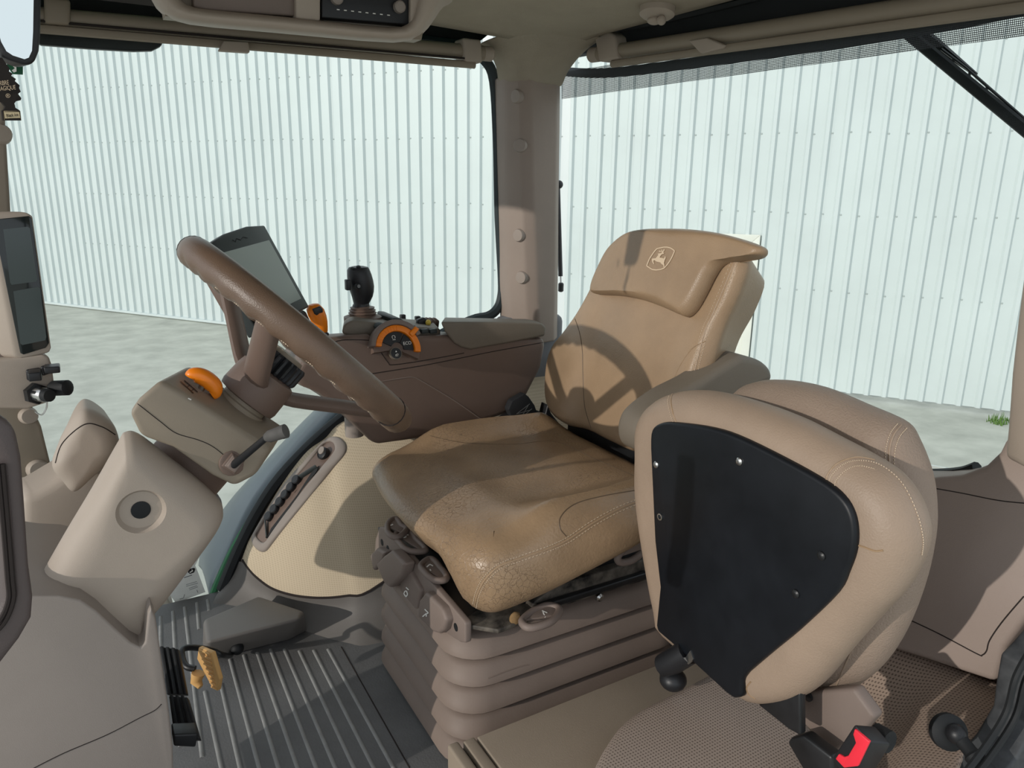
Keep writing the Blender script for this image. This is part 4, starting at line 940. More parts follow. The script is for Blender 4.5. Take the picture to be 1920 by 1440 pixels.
# throttle lever (orange), joystick
ot = root('throttle_lever', U(602, 622, 'y', 1.47), 'orange upright throttle lever with black thumb pad at the console front', 'lever')
lv = [(577, 584, 10.5), (582, 575, 15), (588, 571, 0)]
prof = [((591, 569.5), 6), ((589, 572), 11), ((591, 580), 16.5), ((595, 592), 17), ((599, 603), 15), ((602, 613), 12.5), ((603.5, 620), 11), ((604, 623), 10)]
rgs = []
for (x, y), hw in prof:
    c = U(x, y, 'y', 1.465); s_ = (c - CAM).dot(FW) / F
    rgs.append([c + RT * (math.cos(2 * math.pi * k / 18) * hw * s_) + _f0 * (math.sin(2 * math.pi * k / 18) * hw * .8 * s_) for k in range(18)])
build(B().loft(rgs), 'grip', orange, ot)
cT = U(594, 582, 'y', 1.448)
build(B().prism([U(x, y, 'y', 1.450) for x, y in [(586, 580), (601, 574), (606, 580), (606, 586), (594, 592), (590, 589)]], V(0, 0.012, 0)), 'thumb_pad', black_plastic, ot, bevel=0.002)
build(B().box(U(604, 625, 'y', 1.465), (0.02, 0.03, 0.006)), 'gate', black_plastic, ot, bevel=0.002)
js = root('joystick', U(680, 590, 'y', 1.53), 'black multi-button joystick with a brown rubber boot on the console', 'joystick')
rows_ = [(499, 662, 682), (501, 654, 690), (506, 651, 693), (516, 651, 697), (527, 652, 700), (537, 654, 701.5), (547, 657, 701), (556, 660, 699), (564, 662, 695), (569, 663, 692), (572, 661, 693), (576, 661, 692)]
rgs = []
for y, x0, x1 in rows_:
    c = U((x0 + x1) / 2, y, 'y', 1.53); s_ = (c - CAM).dot(FW) / F; hw = (x1 - x0) / 2 * s_
    rgs.append([c + RT * (math.cos(2 * math.pi * k / 20) * hw) + _f0 * (math.sin(2 * math.pi * k / 20) * hw * .85) for k in range(20)])
build(B().loft(rgs), 'grip', black_plastic, js)
build(B().box(U(652, 534, 'y', 1.515), (0.010, 0.014, 0.022)), 'trigger', black_plastic, js, bevel=0.002)
c = U(672, 536.5, 'y', 1.506)
build(B().lathe(c, V(.2, -1, .1), [(0.0062, -.006), (0.0062, 0.0012), (0.0048, 0.002), (0.001, 0.002)], 16), 'side_button', black_rubber, js)
build(B().lathe(c + V(.0, -.002, 0), V(.2, -1, .1), [(0.0036, -.002), (0.0036, 0.0008), (0.001, 0.001)], 12), 'button_face', grey_print, js)
for px, py in [(660, 503), (672, 500), (680, 504)]:
    build(B().ball(U(px, py, 'y', 1.52), (0.005, 0.006, 0.003)), 'thumb_button', bezel, js)
cz = U(680, 590, 'y', 1.53)
build(B().lathe(V(cz.x, 1.53, U(680, 597, 'y', 1.53).z), V(0, 0, 1), [(0.040, -.012), (0.040, 0.004), (0.027, 0.009), (0.0305, 0.012), (0.026, 0.0155), (0.0285, 0.018), (0.024, 0.021), (0.0262, 0.024), (0.015, 0.027)], 28), 'boot', plastic_brown, js)

# monitor
mo = root('monitor', U(500, 620, 'y', 1.5), 'dark grey touchscreen monitor behind the steering wheel', 'monitor')
TR = U(496, 422, 'y', 1.50); wdir = V(0.60, 0.80, 0.045).normalized()
best = None
for k in range(200):
    Wd = 0.08 + k * 0.001; p = TR - wdir * Wd - CAM; x = 960 + F * p.dot(RT) / p.dot(FW)
    if best is None or abs(x - 384) < best[0]: best = (abs(x - 384), Wd)
Wd = best[1]; r_ = ray(580, 575); tt = ((TR - CAM).dot(wdir)) / r_.dot(wdir); hv = CAM + r_ * tt - TR
print('monitor', Wd, hv.length)
TL = TR - wdir * Wd; mn = wdir.cross(hv).normalized(); mn = mn if mn.dot(CAM - TR) > 0 else -mn
def mp(u, v, h=0): return TL + wdir * (Wd * u) + hv * v + mn * h
build(B().prism([mp(0.0, .06), mp(.3, -.005), mp(.7, -.03), mp(1, 0), mp(1, 1), mp(0, 1)], -mn * 0.022), 'monitor_frame', bezel, mo, bevel=0.003)
build(B().prism([mp(.10, .17, .0008), mp(.93, .17, .0008), mp(.93, .88, .0008), mp(.10, .88, .0008)], -mn * 0.003), 'screen', screen_reflection, mo)
# small scribbled mark on the top bezel
build(B().tube([mp(.36, .075, .0004), mp(.39, .10, .0004), mp(.43, .07, .0004), mp(.48, .095, .0004), mp(.54, .07, .0004), mp(.60, .09, .0004)], 0.0007, 5), 'bezel_mark', black_print, mo)
build(B().prism([mp(.05, .25, -.022), mp(.8, .25, -.022), mp(.8, .95, -.022), mp(.05, .95, -.022)], -mn * 0.025), 'rear_shell', plastic_brown, mo, bevel=0.006)
build(B().tube([U(487, 585, 'y', 1.5), U(487, 660, 'y', 1.5)], [(0.010, 0.010)] * 2, 10), 'support_arm', plastic_grey, mo)
kp = root('keypad', U(570, 600, 'y', 1.47), 'small grey keypad with four keys beside the monitor', 'keypad')
build(slab([(548, 592), (568, 582), (574, 585), (583, 604), (578, 612), (560, 618)], 'y', 1.47, V(0, .012, 0)), 'pad_body', bezel, kp, bevel=0.003)
for q in [[(556, 592), (566, 587), (569, 593), (559, 598)], [(560, 600), (570, 595), (574, 602), (564, 607)]]:
    build(slab(q, 'y', 1.468, V(0, .004, 0)), 'key', grey_print, kp, bevel=0.001)

# ================================================================== DRIVER SEAT
ds = root('driver_seat', (0.66, 1.11, 0.0), 'tan leather suspension driver seat with bellows base and deer emblem headrest', 'seat')
co2 = [(0.458, 0.868), (0.428, 0.94), (0.408, 1.04), (0.406, 1.14), (0.418, 1.24), (0.440, 1.315), (0.50, 1.352), (0.62, 1.362), (0.76, 1.355), (0.87, 1.32), (0.89, 1.1), (0.87, 0.89), (0.76, 0.850), (0.62, 0.842), (0.52, 0.848)]
def cush_top(a, b):
    s = min(1, max(0, (abs(b) - 0.13) / 0.09)); s = s * s * (3 - 2 * s)
    rear = min(1, max(0, (a + 0.14) / 0.10)); rear = rear * rear * (3 - 2 * rear)
    fr = min(1, max(0, (-a - 0.10) / 0.14))
    h = 0.037 * s * rear - 0.030 * fr * fr + 0.010 * (1 - s) * (1 - fr)
    h += 0.004 * math.sin(a * 22 + b * 9) * (1 - s) * rear
    return h
cub = puff([V(x, y, 0) for x, y in co2], (0.64, 1.1, 0), X_, Y_, Z_, 0.452, 0.314, 0.054, n=96, top=cush_top, rings=14)
for p in cub.v:                                                     # underside sweeps up towards the back
    if p.z < 0.44: p.z += 0.10 * max(0, (p.x - 0.46) / 0.4) * (0.44 - p.z) / 0.126
for p in cub.v:                                                     # front edge rolls back underneath
    fr_ = max(0, min(1, (0.52 - p.x) / 0.10)); mid_ = max(0.15, min(1, (p.y - 0.90) / 0.10))
    if p.z < 0.43: p.x += 0.060 * fr_ * mid_ * ((0.43 - p.z) / 0.10) ** 1.2; p.z += 0.020 * fr_ * mid_ * (0.43 - p.z) / 0.10
cu = build(cub, 'cushion', leather_worn, ds)
Tcu = bvh(cu)
sA = [(887, 1132), (893, 1108), (907, 1082), (933, 1058), (973, 1043), (1027, 1024), (1062, 1008), (1107, 978), (1157, 951), (1206, 932)]
sB = [(x + 6, y + 8) for x, y in sA]
seam([(x + 3, y + 4) for x, y in sA], Tcu, 0.0012, 'piping', leather, cu, n=60)
stitches(sA, Tcu, 'stitch_row', thread, cu, n=75); stitches(sB, Tcu, 'stitch_row', thread, cu, n=75)
seam([(1062, 1006), (1050, 990), (1052, 968), (1078, 945), (1130, 930), (1200, 918)], Tcu, 0.0011, 'crease', leather_crease, cu, lift=-0.0005)
seam([(806, 817), (870, 830), (960, 833), (1040, 828), (1110, 858), (1195, 895)], Tcu, 0.0010, 'crease', leather_crease, cu, lift=-0.0005)

tilt = math.radians(14.5); BN = V(-math.cos(tilt), 0, math.sin(tilt)); BU = V(math.sin(tilt), 0, math.cos(tilt)); BO = V(0.875, 1.1, 0.5)
bo_ = [(1100, 806), (1062, 796), (1036, 770), (1029, 722), (1035, 665), (1062, 622), (1084, 588), (1106, 545), (1135, 480), (1168, 448), (1250, 440), (1340, 448), (1386, 468), (1398, 490), (1380, 550), (1352, 612), (1332, 680), (1312, 760), (1290, 850), (1200, 850), (1140, 826)]
def back_top(a, b):
    s = min(1, max(0, (abs(a) - 0.10) / 0.07)); s = s * s * (3 - 2 * s); low = 1 - min(1, max(0, (b - 0.12) / 0.14))
    return 0.016 * s * low + 0.010 * math.cos(a * 9) * math.sin(min(1, max(0, b / .3)) * math.pi)
bkb = puff([UP(x, y, BO, BN) for x, y in bo_], BO, Y_, BU, BN, 0.012, -0.095, 0.022, n=96, top=back_top, rings=12, rb=0.040, radial=True)
bk = build(bkb, 'backrest', leather, ds)
Tb = bvh(bk)
seam([(1076, 592), (1087, 625), (1092, 660), (1093, 700), (1096, 760), (1108, 802)], Tb, 0.0011, 'crease', leather_crease, bk, lift=-0.0004)
sR = [(1385, 487), (1362, 543), (1342, 590), (1329, 618), (1316, 665), (1307, 700), (1295, 735)]
stitches([(x - 12, y) for x, y in sR], Tb, 'stitch_row', thread, bk, n=50); stitches([(x, y) for x, y in sR], Tb, 'stitch_row', thread, bk, n=50)
seam([(x - 6, y) for x, y in sR], Tb, 0.0011, 'piping', leather, bk)
seam([(1323, 640), (1300, 652), (1282, 674), (1268, 700), (1260, 725)], Tb, 0.0009, 'crease', leather_worn, bk)

ho = [(1110, 548), (1111, 532), (1122, 505), (1142, 468), (1172, 441), (1200, 431), (1240, 428), (1290, 429), (1340, 435), (1385, 446), (1420, 458), (1430, 466), (1424, 477), (1400, 481), (1372, 484), (1348, 494), (1333, 515), (1318, 545), (1300, 578), (1286, 592), (1274, 590), (1240, 575), (1200, 561), (1160, 553), (1125, 551)]
HO = BO + BN * 0.030
hd = puff([UP(x, y, HO, BN) for x, y in ho], HO, Y_, BU, BN, 0.010, -0.024, 0.0165, n=110, rings=9, radial=True, top=lambda a, b: 0.010 * math.cos(min(1.5, abs(a) * 8)))
hp = build(hd, 'headrest_pad', leather, ds)
Thp = bvh(hp)
def em(pts): return [(1180 + x / 16, 440 + y / 16) for x, y in pts]
shield = em([(840, 425), (950, 400), (1050, 380), (1150, 380), (1240, 400), (1310, 440), (1370, 490), (1335, 580), (1290, 680), (1230, 790), (1160, 890), (1060, 1005), (960, 1045), (820, 1065), (700, 1045), (610, 990), (535, 940), (570, 840), (620, 720), (700, 600), (770, 500)])
strokes([shield + [shield[0]]], 1.9, Thp, 'shield_outline', tan_print, hp, 0.0012)
decal([em([(865, 575), (960, 560), (1000, 530), (985, 515), (890, 525), (935, 475), (950, 500), (985, 490), (985, 450), (1005, 450), (1010, 500), (1035, 480), (1050, 435), (1072, 440), (1068, 490), (1030, 530), (1040, 545), (1070, 550), (1050, 575), (1000, 590), (960, 625), (925, 690), (1000, 705), (1050, 720), (1070, 690), (1080, 655), (1105, 665), (1105, 720), (1075, 770), (1055, 850), (1070, 920), (1065, 990), (1045, 990), (1035, 920), (975, 880), (945, 835), (830, 810), (770, 770), (745, 775), (740, 830), (765, 870), (745, 888), (710, 840), (690, 770), (695, 720), (800, 715), (850, 660), (885, 610)])], Thp, 'deer_emblem', tan_print, hp, 0.0013)

# armrest on the near side
ao = [(1196, 828), (1200, 800), (1216, 775), (1260, 742), (1310, 716), (1350, 690), (1385, 670), (1402, 668), (1432, 678), (1449, 695), (1448, 716), (1420, 740), (1340, 765), (1270, 800), (1230, 850), (1205, 850)]
ar = puff([U(x, y, 'y', 0.887) for x, y in ao], (0.85, 0.887, 0.62), X_, Z_, V(0, -1, 0), 0.0, -0.06, 0.014, n=64, rings=5)
build(ar, 'armrest', plastic_lid, ds)
build(B().box((0.92, 0.925, 0.55), (0.05, 0.02, 0.16)), 'armrest_bracket', black_metal, ds, bevel=0.005)
build(B().box((0.915, 1.11, 0.43), (0.06, 0.36, 0.16)), 'back_frame', black_metal, ds, bevel=0.006)
# frame and slides under the cushion
build(B().box((0.68, 1.11, 0.325), (0.34, 0.35, 0.065)), 'seat_pan', black_metal, ds, bevel=0.006)
build(B().box((0.655, 1.125, 0.285), (0.40, 0.385, 0.010)), 'top_plate', black_metal, ds, bevel=0.002)
build(B().prism([V(.56, .918, .275), V(.86, .918, .275), V(.86, .918, .318), V(.62, .918, .318), V(.58, .918, .300)], V(0, .02, 0)), 'slide_rail', dusty_metal, ds, bevel=0.003)
build(B().box((0.72, 0.912, 0.292), (0.28, 0.012, 0.012)), 'slide_bar', black_metal, ds, bevel=0.003)
build(B().lathe(U(1122, 1118, 'y', .915), V(0, -1, 0), [(0.008, 0), (0.008, 0.006), (0.004, 0.009), (0.001, 0.009)], 6), 'bolt', steel, ds)
build(B().prism([U(x, y, 'z', 0.283) for x, y in [(874, 1166), (893, 1152), (960, 1138), (1012, 1140), (1010, 1160), (934, 1189), (880, 1180)]], V(0, 0, 0.008)), 'corner_gusset', dusty_metal, ds, bevel=0.002)
build(B().ball(U(966, 1160, 'z', 0.295), (0.010, 0.007, 0.012), 7), 'torn_foam', foam, ds)
# bellows
rings = []
def rrect(x0, x1, y0, y1, r, z, n=7):
    pts = []
    for cx_, cy_, a0 in ((x1 - r, y1 - r, 0), (x0 + r, y1 - r, 90), (x0 + r, y0 + r, 180), (x1 - r, y0 + r, 270)):
        for k in range(n):
            a = math.radians(a0 + 90 * k / (n - 1)); pts.append(V(cx_ + r * math.cos(a), cy_ + r * math.sin(a), z))
    return pts
zt, zb, nf = 0.255, 0.004, 5
for k in range(nf * 12 + 1):
    u = k / (nf * 12); z = zb + (zt - zb) * u
    ph = (u * nf) % 1.0; bulge = 0.036 * (math.sin(math.pi * min(.5, ph / 0.5)) ** .8 if ph < 0.25 else 1 - 0.55 * ((ph - 0.25) / 0.75) ** 1.6 if ph < .88 else (1 - 0.55 * (0.63 / 0.75) ** 1.6) * max(0, 1 - (ph - .88) / .12 * .8))
    e = bulge - 0.016 + 0.006 * (1 - u)
    sag = 0
    rings.append(rrect(0.462 - e, 0.91 + e, 0.945 - e, 1.30 + e, 0.045 + bulge * .6, z))
be = build(B().loft(rings), 'bellows', rubber_bellows, ds)
Tbe = bvh(be)
seam([(915, 1272), (940, 1262), (975, 1250), (990, 1247)], Tbe, 0.0012, 'moulded_tab', rubber_bellows, be)
# front switch panel
fpn = [(711, 988), (722, 990), (869, 1164), (872, 1170), (872, 1206), (862, 1204), (840, 1190), (700, 1062), (704, 1010)]
sp_ = build(slab(fpn, 'x', 0.452, V(0.012, 0, 0)), 'switch_panel', plastic_taupe, ds, bevel=0.003)
for px, py in [(716.5, 1017), (727.5, 1029), (837, 1158), (855, 1176)]:
    build(B().lathe(U(px, py, 'x', 0.452), V(-1, 0, 0), [(0.0068, -.002), (0.0068, 0.0008), (0.001, 0.001)], 16), 'hole_disc', black_rubber, ds)  # black discs stand in for the darkness of open holes
for i, q in enumerate([[(693, 1040), (705, 1028), (720, 1036), (716, 1056), (699, 1071)], [(704, 1058), (718, 1043), (733, 1032), (758, 1058), (752, 1080), (730, 1103), (720, 1095)],
                       [(752, 1068), (763, 1063), (788, 1108), (782, 1146), (776, 1148), (747, 1117)], [(785, 1126), (797, 1110), (828, 1141), (836, 1164), (831, 1182), (822, 1189), (812, 1186), (782, 1157)]]):
    rk = build(slab(q, 'x', (0.436, 0.428, 0.444, 0.438)[i], V(0.024, 0, 0)), 'rocker_switch', plastic_taupe, ds, bevel=0.006, seg=4)
    Tr = bvh(rk)
    if i == 2: strokes([[(762, 1101), (767, 1106)], [(760, 1108), (758, 1113), (762, 1119), (765, 1114), (763, 1108), (760, 1108)]], 2.0, Tr, 'icon', white_print, rk)
    if i == 3: strokes([[(797, 1142), (804, 1149)], [(793, 1156), (800, 1150), (800, 1156)], [(798, 1152), (804, 1149)]], 2.0, Tr, 'icon', white_print, rk)
# loop-shaped adjuster levers
def loop_lever(pxs, ax, v, tubr, icon, th):
    P = [U(x, y, ax, v) for x, y in pxs]; S = spline(P, 36)
    cen = sum(S, V(0, 0, 0)) / 36
    nn = (S[0] - cen).cross(S[9] - cen).normalized(); nn = nn if nn.dot(CAM - cen) > 0 else -nn
    rm = build(B().tube([cen + (p - cen) * (1 - tubr / max(.001, (p - cen).length)) for p in S], tubr, 10, closed=True), 'adjuster_lever', plastic_taupe, ds)
    web = build(B().prism([cen + (p - cen) * .8 - nn * .002 for p in S[:22]] , nn * .004), 'lever_web', plastic_taupe, rm, bevel=0.001)
    T = bvh(web)
    strokes(icon, 2.2, T, 'icon', white_print, rm, 0.001)
loop_lever([(721, 987), (730, 975), (743, 971), (756, 983), (768, 993), (752, 1008), (737, 1009), (723, 1000)], 'z', 0.318, 0.006, [[(728, 994), (735, 986)], [(732, 986), (737, 984)]], 0)
loop_lever([(737, 1002), (752, 993), (768, 994), (785, 1010), (801, 1030), (798, 1036), (773, 1037), (755, 1030), (740, 1014)], 'z', 0.312, 0.006, [[(750, 1005), (758, 1002), (762, 1007), (753, 1010), (750, 1005)], [(760, 1003), (766, 1004)]], 0)
loop_lever([(784, 1060), (796, 1049), (810, 1046), (830, 1062), (842, 1086), (823, 1092), (803, 1084), (788, 1071)], 'z', 0.312, 0.006, [[(800, 1064), (806, 1059), (812, 1062)], [(806, 1068), (808, 1071)]], 0)
loop_lever([(972, 1167), (985, 1150), (1005, 1138), (1030, 1132), (1052, 1138), (1054, 1150), (1040, 1168), (1012, 1178), (985, 1180)], 'z', 0.296, 0.0065, [[(1018, 1148), (1022, 1157)], [(1016, 1146), (1026, 1150), (1018, 1160)]], 0)
loop_lever([(1152, 1048), (1166, 1026), (1188, 1006), (1208, 1000), (1216, 1012), (1210, 1035), (1186, 1056), (1160, 1060)], 'y', 0.885, 0.0065, [[(1201, 1009), (1206, 1007), (1212, 1010)]], 0)

# seat belt webbing at the far side of the driver seat
sbt = root('seat_belt', U(1000, 800, 'y', 1.34), 'folded black seat belt webbing between driver seat and console', 'seat belt')
s1 = build(slab([(953, 768), (960, 752), (984, 738), (992, 744), (1003, 760), (1012, 786), (1008, 798), (972, 800), (962, 790)], 'y', 1.372, V(0, 0.02, 0.0)), 'strap', strap, sbt, bevel=0.003)
build(slab([(985, 798), (1000, 780), (1014, 773), (1030, 780), (1050, 800), (1050, 812), (980, 810)], 'y', 1.366, V(0, 0.025, 0)), 'strap', strap, sbt, bevel=0.004)
build(slab([(940, 790), (960, 778), (985, 800), (985, 812), (940, 806)], 'y', 1.375, V(0, 0.03, 0)), 'strap', black_plastic, sbt, bevel=0.004)
T1 = bvh(s1)
strokes([[(968, 776), (993, 757)], [(972, 788), (997, 766)], [(968, 776), (996, 768)], [(976, 784), (990, 760)]], 1.1, T1, 'stitching', grey_print, s1)
build(slab([(1020, 790), (1028, 758), (1034, 775), (1050, 795), (1060, 812), (1030, 806)], 'y', 1.362, V(0, 0.03, 0)), 'recliner_cover', black_plastic, sbt, bevel=0.003)

# ================================================================== STORAGE BOX BESIDE THE DRIVER SEAT
box_plastic = mat('box_plastic', (150, 136, 120), 0.55, 0.35, bump=0.15, bscale=800, var=0.05, vscale=6)
bx = root('storage_box', (0.6, 0.7, 0), 'flat-topped beige plastic storage box between the two seats', 'box')
BZ = 0.158
p0 = U(848, 1408, 'z', BZ); p1 = U(880, 1386, 'z', BZ); p2 = U(1240, 1243, 'z', BZ)
ex = (p2 - p1).normalized(); ey = V(ex.y, -ex.x, 0)
def bp(a, b_, z=BZ): q = p1 + ex * a + ey * b_; return V(q.x, q.y, z)
build(B().prism([bp(.012, 0, 0.0), bp(.19 + .24, 0, 0.0), bp(.43, .34, 0.0), bp(.012, .34, 0.0)], V(0, 0, BZ)), 'lid', box_plastic, bx, bevel=0.003)
build(B().prism([bp(.43 + .003, 0, 0), bp(.60, 0, 0), bp(.60, .34, 0), bp(.433, .34, 0)], V(0, 0, BZ - .001)), 'rear_panel', box_plastic, bx, bevel=0.003)
build(B().prism([bp(-.010, -.002, 0), bp(.009, -.002, 0), bp(.009, .34, 0), bp(-.010, .34, 0)], V(0, 0, BZ)), 'front_strip', box_plastic, bx, bevel=0.003)
build(B().prism([bp(-.034, -.006, 0), bp(-.016, -.006, 0), bp(-.016, .34, 0), bp(-.034, .34, 0)], V(0, 0, BZ + .001)), 'front_frame', box_plastic, bx, bevel=0.004)
build(B().prism([bp(-.018, .0, 0), bp(-.008, .0, 0), bp(-.008, .34, 0), bp(-.018, .34, 0)], V(0, 0, BZ - .012)), 'gap_strip', black_rubber, bx)  # black strip sunk into the gap behind the front frame

# ================================================================== PASSENGER SEAT
ps = root('passenger_seat', (0.78, 0.62, 0.24), 'folded passenger seat, cushion tipped up showing its black underside panel', 'seat')
pad2 = [(1384, 752), (1392, 730), (1420, 715), (1470, 713), (1540, 727), (1620, 760), (1685, 790), (1712, 830), (1736, 895), (1744, 960), (1741, 1020), (1724, 1100), (1692, 1185), (1650, 1250), (1602, 1290), (1566, 1301), (1530, 1290), (1480, 1200), (1420, 1000), (1385, 850)]
pb2 = puff([U(x, y, 'x', 0.8027) for x, y in pad2], (0.80275, 0.6, 0.5), Y_, Z_, V(-1, 0, 0), 0.045, -0.045, 0.042, n=90, rings=6)
b2o = build(pb2, 'backrest', grain_vinyl, ps)
Tb2 = bvh(b2o)
sq = [(1668, 788), (1660, 805), (1655, 840), (1658, 870)]
seam([(1690, 797), (1676, 815), (1668, 842), (1668, 880)], Tb2, 0.0014, 'piping', leather_pale, b2o)
stitches([(1683, 795), (1669, 813), (1661, 842), (1660, 875)], Tb2, 'stitch_row', thread, b2o, n=22)
stitches([(1700, 803), (1686, 820), (1678, 846), (1676, 885)], Tb2, 'stitch_row', thread, b2o, n=22)
seam([(1612, 1190), (1590, 1235), (1568, 1285)], Tb2, 0.0012, 'piping', leather_pale, b2o)
pad1 = [(1207, 850), (1208, 800), (1222, 764), (1255, 740), (1300, 732), (1350, 737), (1420, 756), (1490, 782), (1560, 818), (1620, 850), (1672, 884), (1706, 925), (1726, 970), (1732, 1015), (1720, 1062), (1690, 1112), (1640, 1165), (1590, 1222), (1540, 1282), (1500, 1308), (1450, 1318), (1418, 1313), (1398, 1298), (1380, 1285), (1260, 1190), (1240, 1130), (1218, 1010), (1207, 920)]
PO = (0.7144, 0.6, 0.5)
pb1 = puff([U(x, y, 'x', 0.7144) for x, y in pad1], PO, Y_, Z_, V(-1, 0, 0), 0.038, -0.042, 0.0385, n=110, rings=6)
p1o = build(pb1, 'tipped_cushion', leather_pale, ps)
Tp1 = bvh(p1o)
seam([(1262, 735), (1258, 752), (1262, 775), (1268, 792)], Tp1, 0.0011, 'crease', leather, p1o)
stitches([(1258, 735), (1253, 752), (1257, 775), (1263, 793)], Tp1, 'stitch_row', thread, p1o, n=18)
st1 = [(1556, 915), (1558, 895), (1580, 872), (1610, 864), (1650, 872), (1690, 905), (1718, 960), (1730, 1010), (1728, 1040)]
stitches(st1, Tp1, 'stitch_row', thread, p1o, n=70)
stitches([(1566, 918), (1568, 902), (1588, 881), (1612, 874), (1640, 880)], Tp1, 'stitch_row', thread, p1o, n=30)
seam([(1548, 905), (1553, 888), (1572, 868), (1606, 857), (1640, 862)], Tp1, 0.0010, 'crease', leather, p1o)
seam([(1602, 1020), (1620, 1026), (1640, 1033), (1656, 1032)], Tp1, 0.0012, 'crease', leather_worn, p1o)
seam([(1408, 1278), (1400, 1290), (1404, 1302), (1416, 1310)], Tp1, 0.0010, 'crease', leather_worn, p1o)
pan = [(1218, 840), (1220, 808), (1236, 794), (1266, 793), (1330, 802), (1385, 820), (1470, 862), (1545, 905), (1580, 935), (1597, 965), (1603, 1000), (1600, 1035), (1588, 1070), (1567, 1112), (1500, 1178), (1447, 1222), (1400, 1262), (1390, 1275), (1389, 1308), (1375, 1311), (1360, 1300), (1280, 1226), (1232, 1185), (1229, 1172), (1236, 1100), (1226, 1013)]
pan = [tuple(p) for p in spline([Vector(p) for p in pan[:17]], 60, closed=False)] + pan[17:]
pno = build(slab(pan, 'x', 0.6688, V(0.014, 0, 0)), 'underside_panel', black_panel, ps, bevel=0.005, seg=3)
for i, (px, py) in enumerate([(1231, 871), (1387, 865), (1541, 1042), (1493, 1113), (1238, 969)]):
    c = U(px, py, 'x', 0.6688)
    if i < 4:
        build(B().lathe(c, V(-1, 0, 0), [(0.0055, -.002), (0.0050, 0.0018), (0.0030, 0.0035), (0.0010, 0.0036)], 14), 'screw', steel if i < 2 else black_metal, pno)
    else:
        build(B().lathe(c, V(-1, 0, 0), [(0.0050, -.002), (0.0050, 0.0015), (0.0032, 0.0016), (0.0030, -0.001), (0.001, -0.001)], 16), 'open_hole', steel, pno)
# hinges
hg = [U(1250, 1252, 'z', 0.25), U(1292, 1215, 'x', 0.6840)]
build(B().tube([U(1243, 1248, 'x', 0.6650), U(1262, 1240, 'x', 0.6697), U(1290, 1222, 'x', 0.6792)], [0.016, 0.018, 0.018], 16), 'hinge', black_plastic, ps)
build(B().ball(U(1262, 1274, 'x', 0.6792), (0.020, 0.020, 0.016)), 'hinge_foot', black_plastic, ps)
build(slab([(1284, 1234), (1294, 1220), (1300, 1236), (1290, 1246)], 'x', 0.6678, V(.004, 0, 0)), 'hinge_clip', steel, ps)
build(B().prism([U(x, y, 'x', 0.6982) for x, y in [(1420, 1322), (1500, 1298), (1500, 1380), (1478, 1368)]], V(.012, 0, 0)), 'hinge_arm', black_metal, ps, bevel=0.003)
build(B().prism([U(x, y, 'x', 0.7505) for x, y in [(1497, 1312), (1520, 1296), (1600, 1290), (1640, 1345), (1600, 1390), (1565, 1410), (1535, 1388), (1498, 1350)]], V(.02, 0, 0)), 'mount_plate', plastic_taupe, ps, bevel=0.005)
build(B().lathe(U(1517, 1306, 'x', 0.7496), V(-1, 0, 0), [(0.006, 0), (0.006, .003), (0.001, .004)], 12), 'plate_bolt', black_metal, ps)
build(B().prism([U(x, y, 'x', 0.7077) for x, y in [(1475, 1392), (1482, 1384), (1505, 1378), (1560, 1420), (1560, 1470), (1520, 1470)]], V(.02, 0, 0)), 'foot_bracket', black_metal, ps, bevel=0.004)

# fabric base cushion under the tipped seat
fbz = [(1094, 1480), (1112, 1436), (1134, 1394), (1164, 1354), (1204, 1324), (1260, 1296), (1318, 1266), (1370, 1244), (1425, 1246), (1470, 1275), (1500, 1318), (1520, 1360), (1550, 1396), (1600, 1440), (1640, 1490), (1600, 1600), (1400, 1640), (1200, 1640), (1090, 1560)]
pf = puff([U(x, y, 'z', 0.232) for x, y in fbz], (0.6, 0.55, 0.0), X_, Y_, Z_, 0.236, 0.165, 0.018, n=120, rings=8, top=lambda a, b: 0.0)
fcu = build(pf, 'fabric_base_cushion', perf)
tag(fcu, 'grey-beige perforated fabric cushion below the tipped-up passenger seat', 'cushion')

# belt buckle
bu = root('belt_buckle', U(1610, 1440, 'x', 0.72), 'black seat belt buckle with a red release button', 'buckle')
bq = [(1559, 1422), (1602, 1357), (1633, 1392), (1604, 1442), (1582, 1456)]
build(slab(bq, 'x', 0.685, V(0.030, -0.006, -0.010)), 'buckle_case', black_plastic, bu, bevel=0.003)
rb_ = [(1602, 1367), (1630, 1391), (1608, 1437), (1582, 1440), (1566, 1423), (1572, 1414), (1582, 1420), (1590, 1417), (1604, 1393), (1599, 1377)]
build(slab(rb_, 'x', 0.6825, V(0.004, 0, 0)), 'release_button', red_plastic, bu, bevel=0.0012)
build(B().tube([U(1640, 1376, 'x', .725), U(1668, 1392, 'x', .725)], 0.013, 12), 'stalk_boot', black_rubber, bu)

# ================================================================== REAR LEFT TRIM
corner_plastic = mat('corner_plastic', (156, 141, 132), 0.55, 0.35, bump=0.15, bscale=700, var=0.04, vscale=6)
rt_ = root('trim_9', U(1750, 1200, 'x', 1.05), 'taupe rear corner trim with a removable cover panel', None, kind='structure')
tpo = [(1500, 900), (1620, 898), (1740, 897), (1800, 891), (1845, 874), (1872, 848), (1885, 820), (1990, 800), (1990, 1080), (1925, 1160), (1884, 1215), (1866, 1282), (1740, 1240), (1600, 1195), (1500, 1160)]
to = build(B().prism([UP(x, y, (1.06, .6, .4), V(-1, 0, .18).normalized()) for x, y in tpo], V(0.08, 0, 0)), 'corner_panel', corner_plastic, rt_, bevel=0.010, seg=3)
Tt = bvh(to)
seam([(1742, 914), (1800, 924), (1870, 938), (1925, 944)], Tt, 0.0008, 'seam', dark_groove, rt_)
seam([(1690, 1155), (1760, 1188), (1832, 1226), (1842, 1228), (1850, 1220), (1856, 1200), (1880, 1165), (1920, 1118)], Tt, 0.0010, 'seam', dark_groove, rt_)
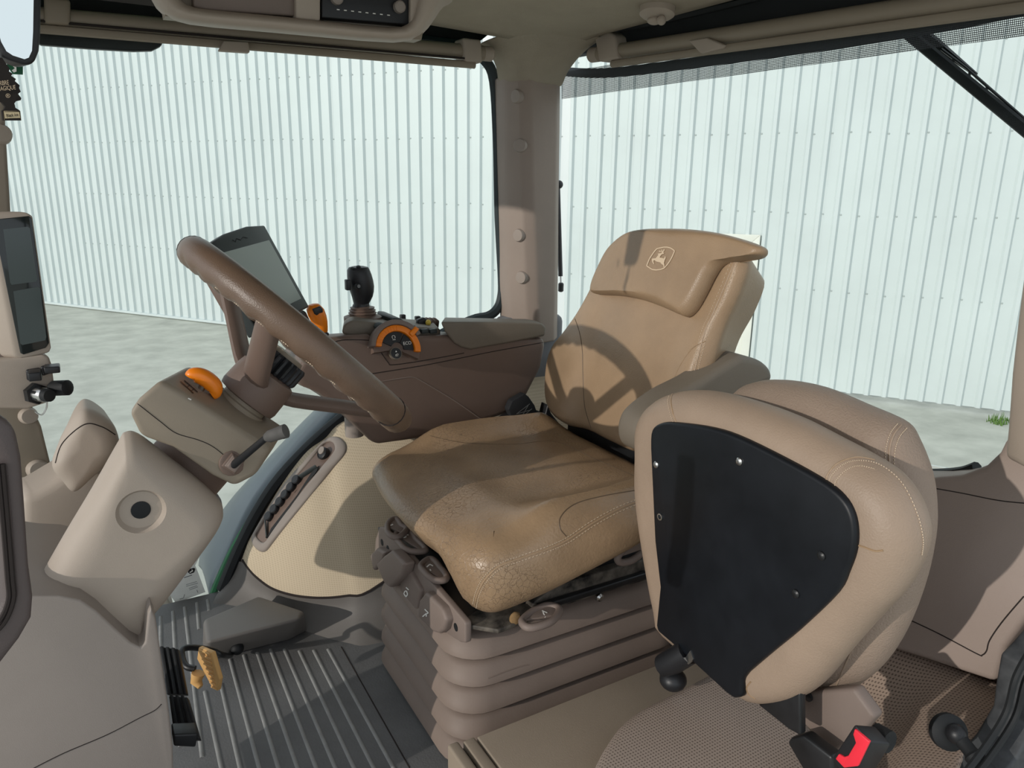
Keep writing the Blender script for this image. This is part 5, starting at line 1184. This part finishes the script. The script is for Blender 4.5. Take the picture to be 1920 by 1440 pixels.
# perforated fabric lining below it
L0 = [UP(x, y, (1.075, .6, .3), V(-1, 0, .18).normalized()) for x, y in [(1450, 1140), (1600, 1180), (1700, 1212), (1790, 1246), (1900, 1290)]]
L1 = [U(x, y, 'x', 0.985) for x, y in [(1440, 1290), (1590, 1305), (1690, 1325), (1756, 1318), (1860, 1345)]]
L2 = [U(x, y, 'x', 0.88) for x, y in [(1420, 1400), (1580, 1415), (1655, 1420), (1705, 1408), (1800, 1420)]]
L3 = [U(x, y, 'x', 0.74) for x, y in [(1400, 1540), (1560, 1560), (1630, 1560), (1690, 1550), (1760, 1560)]]
Lr = [spline(r, 24, closed=False) for r in (L0, L1, L2, L3)]
rows = [[spline([Lr[q][i] for q in range(4)], 16, closed=False)[k] for i in range(24)] for k in range(16)]
tag(build(B().grid(rows), 'trim_10', perf2, solid=0.006), 'beige perforated fabric lining in the rear left corner of the cab', kind='structure')
# worn black door seal and frame at the lower right corner
sl_ = [(1930, 1165), (1900, 1200), (1876, 1225), (1866, 1282), (1861, 1322), (1830, 1374), (1790, 1420), (1760, 1460), (1720, 1900), (2100, 1900), (2100, 1165)]
ssl = root('trim_11', U(1870, 1400, 'y', .40), 'worn black door frame seal at the lower right corner', None, kind='structure')
build(slab(sl_, 'y', 0.40, V(0, -0.05, 0)), 'frame_face', grey_seal, ssl, bevel=0.004)
for o1 in (16, 34):
    build(B().tube(spline([U(x + o1, y + o1 * .4, 'y', 0.352) for x, y in [(1930, 1190), (1890, 1260), (1870, 1330), (1830, 1395), (1780, 1460)]], 24, closed=False), 0.004, 8), 'seal_bead', black_rubber, ssl)
# door gas strut
gd = root('door_gas_strut', U(1785, 1370, 'y', .44), 'black door gas strut with ball joint in the lower right corner', 'gas strut')
c = U(1778, 1372, 'y', .405)
build(B().lathe(c, V(-.5, -.8, .45), [(0.022, -0.004), (0.022, 0.004), (0.016, 0.008), (0.008, 0.009)], 24), 'grommet', black_rubber, gd)
build(B().ball(c + V(-.006, -.012, .008), 0.012), 'ball_joint', black_plastic, gd)
a0 = c + V(-.006, -.016, .006); a1 = U(1880, 1485, 'y', .33)
build(B().tube([a0, a0.lerp(a1, .28), a0.lerp(a1, .30), a0.lerp(a1, .33), a1], [0.0085, 0.0085, 0.0095, 0.0115, 0.0115], 14), 'cylinder', black_rubber, gd)
